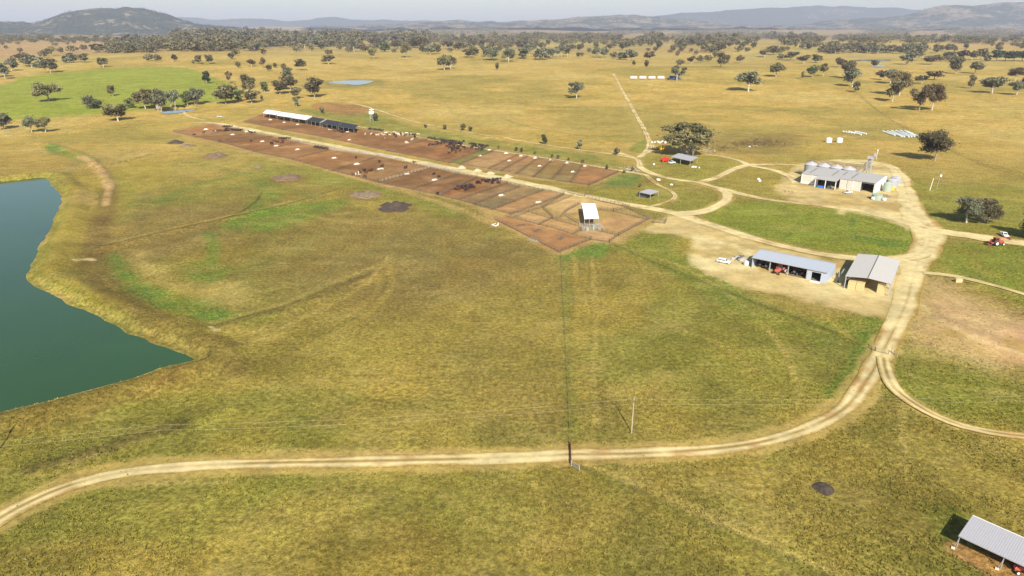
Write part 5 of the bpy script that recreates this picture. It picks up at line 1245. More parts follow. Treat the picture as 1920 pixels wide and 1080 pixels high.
B, W_, P_, Br = 'black', 'white', 'pied', 'brown'
def cloud(cx, cy, wx, wy, n, sd):
    rr = random.Random(sd); return [(cx + rr.gauss(0, .5) * wx, cy + rr.gauss(0, .5) * wy) for _ in range(n)]
cows(along((403, 247), (455, 245), 17), [B, B, B, Br], 'in the line crossing the leftmost near pens', 'cattle line across the leftmost near pens', jit=1.2)
cows(along((418, 238.5), (432, 239.5), 6), [B], 'bunched at the feed road fence of the leftmost pens', 'cattle bunched at the far feed fence', alley + 1.5)
cows([(461, 248), (465, 249.5), (476, 249), (472, 248)], [W_], 'among dark cows at the end of the leftmost line', 'pale cattle at the end of the leftmost line')
cows([(468, 249.5), (471, 250), (479, 249.5), (467, 247.5)], [B], 'beside the cream cows at the end of the leftmost line', 'dark cattle by the cream cows')
cows([(384, 250)], [B], '', None, single='lone dark cow left of the leftmost cattle line')
cows([(404, 248)], [W_], '', None, single='cream cow at the trough in the leftmost cattle line')
cows(along((524, 261), (542, 262), 9), [B], 'bunched tightly at the feed fence in the fourth near pen', 'black cattle at the feed fence of the fourth pen', alley + 1.5, .6)
cows([(508, 272), (514, 266), (522, 268), (529, 267), (531, 270), (510, 270)], [B, B, Br], 'around the trough of the fourth near pen', 'cattle around the fourth pen trough')
cows([(667, 297)], [B], '', None, single='lone black cow beyond the trough of the sixth near pen')
cows([(710, 305.5)], [B], '', None, single='lone black cow beyond the trough of the seventh near pen')
cows([(760, 316.5)], [B], '', None, single='lone black cow beyond the trough of the eighth near pen')
cows([(812, 328)], [B], '', None, single='lone black cow beyond the trough of the ninth near pen')
cows([(717, 314.5), (718.5, 313.5)], [Br], 'beside the cream cow at the seventh pen trough', 'brown cattle at the seventh trough')
cows([(717, 319)], [W_], '', None, single='cream cow standing below two brown cows at the seventh pen trough')
cows([(669, 329.5), (675, 326)], [W_], 'in the diagonal line below the seventh pen trough', 'cream cattle in the diagonal line')
cows([(664, 329), (672, 330.5), (678, 325), (681, 322.5), (687, 323.5), (690, 322), (693, 321), (697, 320.5), (684, 326.5), (685.5, 333.5), (688, 322)], [B, B, Br, P_], 'in the diagonal line below the seventh pen trough', 'dark cattle in the diagonal line')
cows([(776, 306.5), (779, 307)], [B], 'pair standing on the feed road', 'pair on the feed road')
cows([(821, 334)], [B], '', None, single='black cow leaning over the tenth pen trough')
cows(along((852, 356), (886, 351), 13), [B, B, Br], 'in the crowd around the eleventh pen trough', 'cattle around the eleventh pen trough', jit=1.3)
cows([(893, 344), (897, 344.5), (902, 345)], [Br, B], 'in the small group right of the eleventh pen trough', 'small brown group of the eleventh pen')
cows([(917, 340.5), (922, 344.5), (925, 340), (928, 339), (931, 338), (934, 338.5), (936, 339)], [B], 'by the feed fence in the twelfth near pen', 'cattle by the feed fence of the twelfth pen', jit=.6)
cows([(822, 366.5)], [B], '', None, single='black cow at the lower fence near the dark dirt heap')
cows([(473, 266)], [B], '', None, single='black cow at the lower fence of the third near pen')
cows([(412, 266.5)], [Br], '', None, single='brown cow at the lower corner of the second near pen')
cows([(363, 254.5)], [B], '', None, single='dark cow at the lower corner of the first near pen')
# far row: white herd, black crowd
cows([(686, 253.5), (697, 254), (706, 255)], [W_], 'standing apart left of the cream herd', 'cream cattle apart from the herd')
cows(cloud(748, 253.5, 38, 3, 20, 3), [W_, W_, W_, P_], 'in the cream herd of the far pens', 'cream herd in the far pens', jit=.5)
cows(cloud(752, 254.5, 40, 3, 11, 5), [B, B, Br], 'mixed into the cream herd of the far pens', 'dark cattle mixed into the cream herd')
cows([(723, 260.5)], [P_], '', None, single='black and cream cow below the cream herd')
cows([(763, 268.5), (774, 264)], [W_], 'lying below the cream herd', 'cream cattle below the herd')
cows(along((692, 243), (716, 246.5), 10), [B], 'in the tight row at the back fence, near the black shade cloth', 'black row at the back fence near the shade cloth', alley + 1.5, .5)
cows(along((805, 261), (822, 263.5), 8), [B], 'in the tight row at the back fence, right of the cream herd', 'black row right of the cream herd', alley + 1.5, .5)
cows(along((826, 264), (868, 271), 24), [B], 'along the back fence above the black crowd', 'black cattle along the back fence', alley + 1.5, 1.0)
cows(cloud(853, 270, 18, 6, 22, 9) + cloud(855, 281, 12, 5, 20, 10), [B, B, B, Br], 'in the dense black crowd of the far pens', 'dense black crowd in the far pens', jit=.6)
cows([(806, 274), (810, 273.5), (815, 273), (819, 272), (826, 271), (829, 270.5), (837, 276), (842, 288)], [B], 'scattered left of the dense black crowd', 'black cattle left of the crowd')
cows(along((880, 271.5), (912, 276), 16) + cloud(895, 278, 12, 4, 9, 12), [B], 'at the back fence above the green strip', 'black cattle above the green strip', jit=.9)
cows([(870, 277.5)], [B], '', None, single='black cow between the dense crowd and the green strip')
cows([(619, 243)], [B], '', None, single='dark cow beside the trough under the shade cloth')
cows(along((905, 341), (936, 346), 7), [B, B, Br], 'strung along the feed fence in the twelfth near pen', 'cattle strung along the twelfth pen fence')
cows(cloud(868, 354, 22, 4, 12, 21), [B, Br], 'in the crowd around the eleventh pen trough', 'cattle around the eleventh pen trough', jit=.8)
cows(along((590, 277), (612, 281), 7), [B], 'at the feed fence of the fifth near pen', 'cattle at the feed fence of the fifth pen', alley + 1.5, .5)
cows(cloud(640, 249, 14, 2.5, 9, 22), [B, Br], 'in the shade at the right end of the black shade cloth', 'cattle by the shade cloth', jit=.6)
cows(cloud(840, 268, 26, 3, 14, 23), [B, B, Br], 'in the dense black crowd of the far pens', 'dense black crowd in the far pens', jit=.6)
cows(cloud(748, 254, 40, 2.5, 10, 24), [W_, B], 'in the cream herd of the far pens', 'cream herd in the far pens', jit=.6)
cows(along((425, 243), (450, 246), 9), [B, Br], 'just behind the line crossing the leftmost near pens', 'cattle behind the leftmost line', jit=1.0)
# ------------------------------------------------------------------ trees
def leaf_mat(name, c1, c2):
    m = bpy.data.materials.new(name); m.use_nodes = True; N, L = nodes(m); b = N['Principled BSDF']; b.inputs['Roughness'].default_value = .7; b.inputs['Specular IOR Level'].default_value = .25
    at = N.new('ShaderNodeAttribute'); at.attribute_name = 'Tone'; oi = N.new('ShaderNodeObjectInfo')
    mx = N.new('ShaderNodeMix'); mx.data_type = 'RGBA'; mx.inputs[6].default_value = (*c1, 1); mx.inputs[7].default_value = (*c2, 1); L.new(at.outputs['Fac'], mx.inputs[0])
    r = N.new('ShaderNodeMapRange'); r.inputs[3].default_value = .78; r.inputs[4].default_value = 1.25; L.new(oi.outputs['Random'], r.inputs[0])
    h = N.new('ShaderNodeHueSaturation'); L.new(r.outputs[0], h.inputs['Value']); L.new(mx.outputs[2], h.inputs['Color'])
    r2 = N.new('ShaderNodeMapRange'); r2.inputs[3].default_value = .485; r2.inputs[4].default_value = .515; L.new(oi.outputs['Random'], r2.inputs[0]); L.new(r2.outputs[0], h.inputs['Hue'])
    L.new(h.outputs[0], b.inputs['Base Color'])
    tr_ = N.new('ShaderNodeBsdfTranslucent'); L.new(h.outputs[0], tr_.inputs[0]); ms = N.new('ShaderNodeMixShader'); ms.inputs[0].default_value = .18
    L.new(b.outputs[0], ms.inputs[1]); L.new(tr_.outputs[0], ms.inputs[2]); L.new(ms.outputs[0], N['Material Output'].inputs[0]); return m
LM = {'olive': leaf_mat('olive_leaves', (.058, .056, .026), (.235, .205, .10)), 'grey': leaf_mat('grey_green_leaves', (.062, .072, .045), (.245, .245, .145)),
      'brown': leaf_mat('brownish_leaves', (.065, .050, .026), (.23, .17, .085)), 'green': leaf_mat('green_leaves', (.045, .062, .024), (.17, .195, .075)), 'dark': leaf_mat('dark_green_leaves', (.022, .032, .016), (.07, .09, .038))}
M_BARK = pmat('pale_gum_bark', (.46, .41, .33), .9, 0, .2, 3); M_BARKD = pmat('grey_brown_bark', (.26, .21, .16), .9, 0, .2, 3)
def leafcloud(rs, C, Rx, Rz, n, s, V, F_, T, tone):
    d = rs.normal(size=(n, 3)); d /= np.linalg.norm(d, axis=1)[:, None]; rad = rs.rand(n) ** .38
    d2 = d * rad[:, None] * (1 + .25 * rs.normal(size=(n, 1)) * (rad[:, None] > .8)); P = np.array(C) + d2 * np.array([Rx, Rx, Rz])
    a = rs.normal(size=(n, 3)) + d * .7; a /= np.linalg.norm(a, axis=1)[:, None]; b = np.cross(a, rs.normal(size=(n, 3))); b /= np.linalg.norm(b, axis=1)[:, None] + 1e-9; c = np.cross(a, b)
    sz = s * (.6 + .8 * rs.rand(n))[:, None]
    base = len(V) and sum(len(v) for v in V) or 0
    V.append(np.stack([P - b * sz - c * sz * .5, P + b * sz * .9 - c * sz * .6, P + b * sz * .8 + c * sz * .7, P - b * sz * .7 + c * sz * .6], 1).reshape(-1, 3))
    F_.append(base + np.arange(n * 4).reshape(n, 4)); T.append(np.repeat(np.clip(tone + rs.normal(size=n) * .22, 0, 1), 4))
def crown_mesh(name, V, F_, T, mat):
    V = np.concatenate(V); me = attr_mesh(name, V, np.concatenate(F_), mat, False); me.polygons.foreach_set('use_smooth', np.zeros(len(me.polygons), bool))
    a = me.attributes.new('Tone', 'FLOAT', 'POINT'); a.data.foreach_set('value', np.concatenate(T).astype(np.float32)); return me
def make_tree(seed, style, mat, nleaf, bark=None):
    """unit tree: height 1, crown about 1 wide"""
    rs = np.random.RandomState(seed); rr = random.Random(seed); V, F_, T = [], [], []; tb = MB(); clumps = []
    fork = {'round': .26, 'spread': .30, 'tall': .2, 'ragged': .3, 'multi': .06, 'low': .12, 'twin': .3}[style]
    lean = (rr.uniform(-.06, .06), rr.uniform(-.04, .04))
    if style in ('round', 'low'):
        for i in range(11): a = rr.uniform(0, 6.28); r = .30 * math.sqrt(rr.random()); clumps.append((r * math.cos(a), r * math.sin(a), rr.uniform(.38 if style == 'round' else .26, .84), rr.uniform(.16, .23)))
    elif style == 'spread':
        for i in range(13): a = rr.uniform(0, 6.28); r = .36 * math.sqrt(rr.random()); clumps.append((r * math.cos(a), r * math.sin(a), rr.uniform(.44, .85) - r * .2, rr.uniform(.14, .20)))
    elif style == 'tall':
        for i in range(9): a = rr.uniform(0, 6.28); r = .16 * math.sqrt(rr.random()); clumps.append((r * math.cos(a), r * math.sin(a), .3 + .58 * i / 8, rr.uniform(.14, .2)))
    elif style == 'ragged':
        for i in range(11): a = rr.uniform(0, 6.28); r = rr.uniform(.05, .37); clumps.append((r * math.cos(a), r * math.sin(a), rr.uniform(.36, .87), rr.uniform(.12, .18)))
    elif style == 'multi':
        for i in range(26): a = rr.uniform(0, 6.28); r = .38 * math.sqrt(rr.random()); clumps.append((r * math.cos(a), r * math.sin(a), rr.uniform(.38, .88) - r * r * .9, rr.uniform(.10, .17)))
    elif style == 'twin':
        for cx in (-.24, .24):
            for i in range(6): a = rr.uniform(0, 6.28); r = .17 * math.sqrt(rr.random()); clumps.append((cx + r * math.cos(a), r * math.sin(a), rr.uniform(.45, .86), rr.uniform(.12, .17)))
    per = max(8, int(nleaf / len(clumps)))
    s = .033 * math.sqrt(2600 / nleaf) if nleaf > 600 else .026 * math.sqrt(2600 / nleaf)
    for c in clumps: leafcloud(rs, (c[0] + lean[0], c[1] + lean[1], c[2]), c[3], c[3] * .72, per, s, V, F_, T, rr.choice([.25, .45, .6, .8]))
    roots = [(0, 0)] if style not in ('multi', 'twin') else ([(-.03, 0), (.03, .02), (0, -.04), (.06, -.03), (-.07, .02)] if style == 'multi' else [(-.12, 0), (.12, 0)])
    for x, y in roots:
        f = (x * 1.4 + lean[0] * .5, y * 1.4 + lean[1] * .5, fork); w0 = .028 if len(roots) == 1 else .018; tb.tube((x, y, -.02), f, w0, w0 * .75, 7)
        cl = clumps if len(roots) == 1 else sorted(clumps, key=lambda c: (c[0] - x * 3) ** 2 + (c[1] - y * 3) ** 2)[:5]
        for c in cl[:7]:
            mid = ((f[0] * .55 + (c[0] + lean[0]) * .45), (f[1] * .55 + (c[1] + lean[1]) * .45), f[2] + (c[2] - f[2]) * .6)
            tb.tube(f, mid, w0 * .55, w0 * .4, 5); tb.tube(mid, (c[0] + lean[0], c[1] + lean[1], c[2]), w0 * .4, w0 * .15, 4)
    return crown_mesh('crown', V, F_, T, mat), tb.mesh('trunk', bark or M_BARK)
STY = ['round', 'round', 'spread', 'ragged', 'tall', 'low', 'twin', 'multi']
PROTO = {}
def proto(style, mat, var, hi):
    k = (style, mat, var, hi)
    if k not in PROTO: PROTO[k] = make_tree(sum(map(ord, style + mat)) + var * 7, style, LM[mat], {0: 230, 1: 900, 2: 2600, 3: 9000}[hi], M_BARKD if mat in ('dark',) or (var == 1 and mat != 'grey') else M_BARK)
    return PROTO[k]
MATW = {'olive': 'olive', 'grey': 'grey-green', 'brown': 'brownish', 'green': 'fresh green', 'dark': 'dark green'}
STW = {'round': 'round-crowned', 'spread': 'spreading', 'tall': 'narrow upright', 'ragged': 'ragged open', 'low': 'low bushy', 'twin': 'double-crowned', 'multi': 'many-stemmed'}
# scattered trees seen singly: photo x, base y, height px, crown width px, style, foliage, own label or ''
T1 = [
 (1291,292,66,96,'multi','olive','huge many-stemmed gum tree behind the small open shed'),
 (1752,301,58,62,'round','olive','big dark olive tree alone in the paddock, right of the silage bales'),
 (1812,418,50,52,'round','grey','grey-green left half of the tree pair beside the right-hand road'),
 (1845,416,50,58,'multi','olive','darker olive right half of the tree pair beside the right-hand road'),
 (1948,449,58,58,'low','dark','dark green tree cut by the right edge, shading the white ute'),
 (1403,172,39,42,'round','grey','solitary grey-green tree with a pale trunk right of the blue truck'),
 (1081,184,34,32,'ragged','grey','solitary dark tree in the middle of the golden hillside'),
 (1723,208,46,34,'ragged','brown','brownish tree left of the leaning pair on the right-hand hillside'),
 (1747,207,56,40,'spread','brown','taller brownish tree of the pair on the right-hand hillside'),
 (1673,191,44,34,'spread','olive','pale trunked tree leaning left, right of centre on the far hillside'),
 (1686,179,50,40,'spread','brown','brown-topped tree behind the pale trunked leaning one'),
 (1604,173,20,13,'tall','olive','small narrow tree at the foot of the slanting tree chain'),
 (1598,163,38,28,'round','grey','lowest large tree of the slanting tree chain'),
 (1585,147,30,27,'round','olive','middle tree of the slanting tree chain'),
 (1574,126,20,19,'round','brown','upper tree of the slanting tree chain'),
 (1269,151,30,30,'ragged','grey','tree standing right beside the blue truck'),
 (92,190,38,42,'spread','olive','wide-crowned tree in the bright green crop, leftmost of those in the crop'),
 (172,203,28,37,'low','grey','round grey-green bush-like tree at the lower edge of the green crop'),
 (212,180,22,16,'round','olive','small dark tree in the middle of the green crop'),
 (222,227,33,42,'round','olive','dense olive tree in the dry grass just below the green crop'),
 (590,183,40,31,'round','olive','round olive tree with a straight trunk left of the far pond'),
 (1867,0,0,0,'','',''),
]
T2 = [ # groups with region words: (region, [ (x, y, h, w, style, mat) ])
 ('by the crop corner', [(7,242,32,30,'low','grey'),(60,248,30,26,'round','grey'),(86,248,30,25,'spread','olive')]),
 ('along the creek', [(243,203,20,16,'low','green'),(273,204,38,34,'round','olive'),(300,208,44,32,'multi','grey'),(325,203,38,30,'twin','grey'),(352,197,28,20,'low','green'),(368,196,34,36,'multi','grey'),(388,157,24,13,'tall','dark'),(424,195,38,38,'round','olive'),(430,156,24,12,'ragged','brown'),(449,190,24,18,'low','green'),(464,177,38,32,'round','olive'),(472,193,24,24,'round','olive'),(496,172,18,14,'tall','green'),(525,176,26,28,'round','olive'),(545,168,28,28,'round','olive'),(540,150,24,22,'round','grey'),(556,185,22,17,'round','olive'),(556,200,18,10,'tall','grey'),(604,213,14,8,'tall','brown'),(491,188,10,5,'tall','dark')]),
 ('on the slope above the creek', [(447,127,12,13,'round','brown'),(472,125,16,15,'round','brown'),(494,127,22,13,'spread','brown'),(505,133,13,12,'round','brown'),(516,127,10,9,'round','brown'),(532,130,12,11,'round','brown'),(562,132,23,23,'ragged','olive'),(616,120,18,22,'spread','olive'),(617,104,12,16,'round','brown'),(701,110,22,17,'round','olive'),(762,108,30,18,'spread','olive'),(722,97,20,24,'low','green'),(651,97,22,14,'twin','grey'),(664,97,21,16,'round','grey'),(676,96,18,18,'round','brown'),(587,91,18,20,'round','grey'),(556,99,15,20,'low','olive'),(495,103,13,12,'round','grey'),(442,105,14,20,'low','grey'),(435,111,14,14,'low','green'),(392,120,18,15,'round','olive'),(375,120,18,16,'round','olive'),(363,120,8,6,'round','brown'),(328,115,14,12,'round','olive'),(472,96,15,18,'round','olive'),(740,92,18,18,'round','olive'),(785,90,22,26,'round','olive'),(795,88,18,22,'round','brown')]),
 ('in the rows behind the crop', [(280,115,15,20,'low','grey'),(297,115,14,16,'round','olive'),(194,126,19,18,'round','olive'),(160,117,18,20,'round','olive'),(124,118,17,22,'low','grey'),(138,117,18,20,'round','grey'),(95,136,27,25,'round','olive'),(78,127,22,30,'multi','grey'),(60,126,24,26,'round','grey'),(47,124,26,24,'round','olive'),(83,108,14,22,'low','olive'),(97,105,18,18,'round','olive'),(114,100,12,12,'round','brown'),(136,98,13,26,'spread','olive'),(158,95,12,16,'round','brown'),(186,98,17,30,'multi','olive'),(208,99,17,24,'low','olive'),(39,99,10,11,'round','brown'),(24,118,13,17,'round','brown'),(4,136,24,22,'low','grey'),(10,148,22,16,'round','grey'),(22,133,22,20,'round','grey'),(-6,145,30,24,'round','grey'),(104,87,8,14,'low','brown'),(127,84,6,9,'round','brown'),(139,82,6,8,'round','brown'),(34,84,7,11,'round','brown'),(12,92,7,9,'round','brown'),(18,82,8,14,'low','brown'),(5,85,8,12,'low','brown')]),
 ('on the middle golden hilltop', [(833,131,30,28,'spread','olive'),(845,129,26,20,'round','olive'),(932,131,14,7,'tall','brown'),(807,102,18,19,'round','grey'),(819,101,17,16,'round','olive'),(880,108,17,23,'round','olive'),(892,104,15,14,'round','brown'),(923,113,26,28,'round','grey'),(912,106,20,16,'tall','grey'),(954,116,26,25,'round','grey'),(980,110,22,20,'tall','grey'),(1013,112,24,30,'multi','grey'),(1035,110,22,20,'spread','grey'),(1050,107,20,18,'twin','grey'),(1064,106,19,18,'round','olive'),(1084,107,10,9,'round','brown'),(1091,106,9,8,'round','brown'),(1119,108,20,20,'round','grey'),(1131,108,20,20,'spread','grey'),(1150,110,14,18,'low','grey'),(1075,94,13,16,'round','olive'),(1088,93,10,12,'round','olive'),(1118,90,10,12,'round','olive'),(902,89,14,13,'round','olive'),(808,76,10,9,'round','brown'),(884,76,8,9,'round','olive'),(840,92,17,18,'round','olive'),(832,88,14,16,'round','olive'),(859,94,16,20,'round','olive'),(872,92,14,20,'low','olive'),(924,91,15,22,'round','olive'),(942,92,14,22,'round','green'),(958,90,12,14,'round','olive'),(979,92,18,24,'multi','olive'),(1001,92,15,22,'round','grey'),(1016,92,14,18,'round','grey'),(993,101,18,18,'round','grey'),(970,84,12,12,'round','brown')]),
 ('beyond the white trailers', [(1164,112,17,22,'low','grey'),(1179,113,21,26,'round','grey'),(1217,114,20,20,'spread','brown'),(1188,123,10,7,'round','dark'),(1212,126,14,9,'ragged','brown'),(1270,105,10,10,'round','dark'),(1305,103,10,12,'round','brown'),(1282,95,16,16,'round','olive'),(1275,124,14,17,'round','olive'),(1296,120,17,14,'round','brown'),(1313,117,14,20,'low','olive'),(1327,116,14,16,'round','olive'),(1351,126,28,30,'round','olive'),(1387,118,16,15,'round','brown'),(1322,98,15,20,'low','olive'),(1350,97,17,20,'round','olive'),(1385,97,12,20,'low','brown'),(1413,90,12,15,'round','olive'),(1433,107,18,18,'round','brown'),(1450,103,18,22,'round','olive'),(1465,100,14,16,'round','olive'),(1482,113,18,26,'spread','olive'),(1507,119,18,22,'round','brown'),(1464,112,12,18,'low','olive'),(1455,144,28,28,'spread','olive'),(1523,145,24,20,'round','green'),(1504,149,16,6,'tall','brown'),(1528,118,17,22,'round','olive'),(1543,143,26,17,'spread','brown'),(1340,108,12,14,'round','olive'),(1368,88,12,16,'round','olive'),(1398,86,10,14,'round','grey')]),
 ('on the right-hand flats', [(1595,128,16,16,'round','olive'),(1640,124,14,14,'round','grey'),(1669,157,30,30,'spread','grey'),(1655,150,20,20,'round','brown'),(1728,157,17,24,'spread','olive'),(1751,150,20,30,'spread','brown'),(1792,138,32,26,'round','olive'),(1800,120,14,18,'round','olive'),(1820,166,26,13,'tall','brown'),(1828,138,24,26,'spread','olive'),(1860,175,35,42,'spread','grey'),(1906,178,28,30,'spread','grey'),(1903,151,26,30,'spread','brown'),(1747,121,20,28,'round','brown'),(1778,113,17,20,'round','olive'),(1701,121,26,26,'multi','grey'),(1716,112,16,18,'round','grey'),(1754,91,8,10,'round','olive'),(1774,92,8,7,'round','brown'),(1781,93,6,6,'round','brown'),(1916,92,8,10,'round','brown'),(1925,164,22,20,'round','brown')]),
 ('in the right-hand windbreak', [(1806,112,20,22,'round','brown'),(1822,113,20,20,'round','brown'),(1838,112,22,20,'round','olive'),(1868,115,22,24,'round','dark'),(1884,115,20,22,'round','dark'),(1900,115,20,22,'round','dark'),(1916,115,22,22,'round','dark'),(1850,116,14,16,'low','olive'),(1933,116,20,22,'round','dark')]),
]
T3 = [ # small trees and bushes planted beside the pens
 (1020,271,18,11,'tall','dark','small dark upright tree nearer the middle of the row behind the far pens'),(1086,280,18,10,'tall','grey','small grey upright tree, second from the right behind the far pens'),(1156,291,15,12,'round','olive','small olive tree at the right end of the row behind the far pens'),
 (868,245,14,12,'low','dark','rounder dark green bush of the close pair behind the far pens'),(882,246,10,8,'low','dark','smaller dark bush of the close pair behind the far pens'),(834,243,10,8,'low','green','small green bush left of the close pair'),(798,240,8,6,'low','green','tiny green bush furthest left of the bushes behind the far pens'),
 (704,227,15,12,'round','olive','olive tree hugging the white tank stand'),
]
for i, (x_, y_) in enumerate(((935,279),(968,283),(978,286),(1003,289),(1035,296),(1046,299),(1066,301),(1092,307),(1138,318),(1170,325),(1200,351),(1186,322))):
    T3.append((x_, y_, 6 + i % 3 * 2, 5 + i % 2 * 2, 'low', 'dark', 'small dark shrub at the back fence of the pale pens, %s from the left' % ORD[i]))
CANDS = []
for a in T1 + T3:
    if a[2]: CANDS.append((*a, None, 'T'))
for reg_, l in T2:
    ls = sorted(l)
    for i, a in enumerate(ls): CANDS.append((*a, '%s %s gum tree %s, %s from the left' % (MATW[a[5]], STW[a[4]], reg_, ordw(i)), 'gum trees ' + reg_, 'T'))
rr = random.Random(5)
BELTS = [((206,332),(85,99),30,(16,20),(17,22),'in the dense wood left of the mound foot'),((325,480),(74,96),60,(15,21),(15,21),'in the dense wood above the dry slope'),((470,800),(72,91),60,(14,20),(14,20),'in the long middle wood on the skyline'),
 ((800,1150),(75,86),30,(9,14),(10,15),'in the thin skyline belt above the golden hill'),((1150,1540),(76,90),44,(10,15),(11,16),'in the far belt beyond the trailers'),((0,200),(72,82),24,(5,9),(9,15),'in the far left belt below the mound'),((1545,1735),(96,101),22,(14,18),(13,18),'in the low wood behind the right-hand far pond'),((1540,1920),(72,84),34,(6,10),(9,15),'in the far right belt')]
for (xa, xb), (ya, yb), n, hr_, wr, lab in BELTS:
    for i in range(n):
        x_ = rr.uniform(xa, xb); y_ = rr.uniform(ya, yb); CANDS.append((x_, y_, rr.uniform(*hr_), rr.uniform(*wr), rr.choice(['round', 'round', 'low', 'spread', 'twin']), rr.choice(['olive', 'olive', 'grey', 'brown', 'grey']), None, 'gum trees ' + lab, 'B'))
CANDS.sort(key=lambda a: -a[2])
REST = CANDS[292:]; CANDS = CANDS[:292]
print('individual trees', len(CANDS), 'rest', len(REST))
for k, (x_, y_, h_, w_, st, mt, lab, grp, kd) in enumerate(CANDS):
    if lab is None: lab = '%s %s gum tree %s' % (MATW[mt], STW[st], grp[10:])
    q = G(x_, y_); H_ = hgt(q[0], q[1], h_); Wm = w_ / pxm(q[0], q[1], 10)
    hi = 3 if h_ > 48 else 2 if h_ > 24 else 1 if h_ > 12 else 0
    cr, tk = proto(st, mt, k % 3, hi)
    small = h_ < 11 and kd == 'T' and y_ > 220
    t = thing('shrub' if small else 'gum_tree', lab, 'shrub' if small else 'tree', (*q, Z(*q) - .1), rr.uniform(0, 6.28), grp)
    wid = {'round': .80, 'low': .80, 'spread': .86, 'tall': .56, 'ragged': .86, 'multi': .92, 'twin': .86}[st]
    if st == 'twin' or h_ > 45: t.rotation_euler = (0, 0, rr.uniform(-.4, .4))
    t.scale = (Wm / wid, Wm / wid, H_ / .98)
    link('crown', cr, t); link('trunk', tk, t)

# many far trees as one mass
WOODS = [((850,1540),(79,99),110,(9,14),(10,14)),((560,850),(86,100),26,(12,16),(12,16)),((1560,1920),(84,100),34,(8,12),(9,14)),((325,482),(72,97),190,(15,21),(15,22)),((478,802),(69,89),340,(12,19),(13,20)),((206,334),(83,100),70,(13,18),(20,28)),((800,1150),(69,82),110,(7,11),(12,20)),((1150,1540),(70,87),250,(8,13),(10,15)),((1545,1735),(95,101),40,(12,16),(15,22)),((0,210),(70,80),60,(5,8),(10,16)),((1540,1920),(70,80),110,(5,9),(9,16)),((1640,1790),(108,117),22,(10,15),(16,26))]
def clumps_mesh(name, items, mat_names, nl=34):
    rs = np.random.RandomState(3); V, F_, T, MI = [], [], [], []; base = 0
    for (x, y, z, h, w_) in items:
        n = nl; d = rs.normal(size=(n, 3)); d /= np.linalg.norm(d, axis=1)[:, None]; rad = rs.rand(n)[:, None] ** .4
        P = np.array([x, y, z + h * .56]) + d * rad * np.array([w_ * .46, w_ * .46, h * .40]); a = rs.normal(size=(n, 3)); a /= np.linalg.norm(a, axis=1)[:, None]; b = np.cross(a, rs.normal(size=(n, 3))); b /= np.linalg.norm(b, axis=1)[:, None] + 1e-9
        s = h * .115 * (.7 + .6 * rs.rand(n))[:, None]; V.append(np.stack([P - a * s, P - b * s, P + a * s, P + b * s], 1).reshape(-1, 3)); F_.append(base + np.arange(n * 4).reshape(n, 4)); base += n * 4
        T.append(np.repeat(np.clip(rs.rand() * .6 + rs.normal(size=n) * .2 + .15, 0, 1), 4))
        tw = h * .035; q = np.array([[x - tw, y, z - .3], [x + tw, y, z - .3], [x + tw * .6, y, z + h * .5], [x - tw * .6, y, z + h * .5]]); V.append(q); F_.append(base + np.arange(4).reshape(1, 4)); base += 4; T.append(np.full(4, 1.0))
    return crown_mesh(name, V, F_, T, LM[mat_names])
items = []
for (xa, xb), (ya, yb), n, hr_, wr in WOODS:
    for i in range(int(n * 1.7)):
        X_, Y_ = rr.uniform(xa, xb), rr.uniform(ya, yb)
        if float(vn(X_, Y_ * 3.2, 46, 4)) < .40 + .25 * (rr.random() - .5): continue
        REST.append((X_, Y_, rr.uniform(*hr_) * rr.choice([.7, 1, 1.15]), rr.uniform(*wr)))
for (x_, y_, h_, w_, *_r) in REST:
    q = G(x_, y_); items.append((q[0], q[1], Z(*q), hgt(q[0], q[1], h_), w_ / pxm(q[0], q[1], 10)))
o = link('skyline_woods', clumps_mesh('skyline_woods', items, 'olive', 110)); tag(o, 'dense gum woods lining the skyline of the golden hill', 'woods', None, 'stuff')
items = []
rs = np.random.RandomState(21); NF = 30000; xs = rs.uniform(-60, 1980, NF); ys = 49 + rs.rand(NF) * 33
gx, gy = GV(xs, ys); cnt = 0
for x_, y_, wx, wy in zip(xs, ys, gx, gy):
    dn = float(fbm(np.array([x_]), np.array([y_ * 6]), 70, 13, 4)[0])
    thr = .43 if y_ < 68 else .47
    if y_ > 72: thr = .54 if x_ < 1150 else .50
    if x_ > 1540: thr = .47
    if x_ < 230 and y_ > 68: thr = .66
    if dn < thr + (rs.rand() - .5) * .10 or math.hypot(wx, wy) > 14500: continue
    dd = math.hypot(wx, wy); h_ = 12 + 8 * rs.rand(); items.append((wx, wy, float(zbase(wx, wy)), h_ * (1 + .2 * (dd > 6000)), h_ * (1.2 + .7 * rs.rand()) * (1 + .8 * (dd > 6000)))); cnt += 1
print('far trees', cnt)
o = link('distant_trees', clumps_mesh('distant_trees', items, 'olive', 18)); tag(o, 'mass of far gum trees dotting the plain below the hills', 'trees', None, 'stuff')

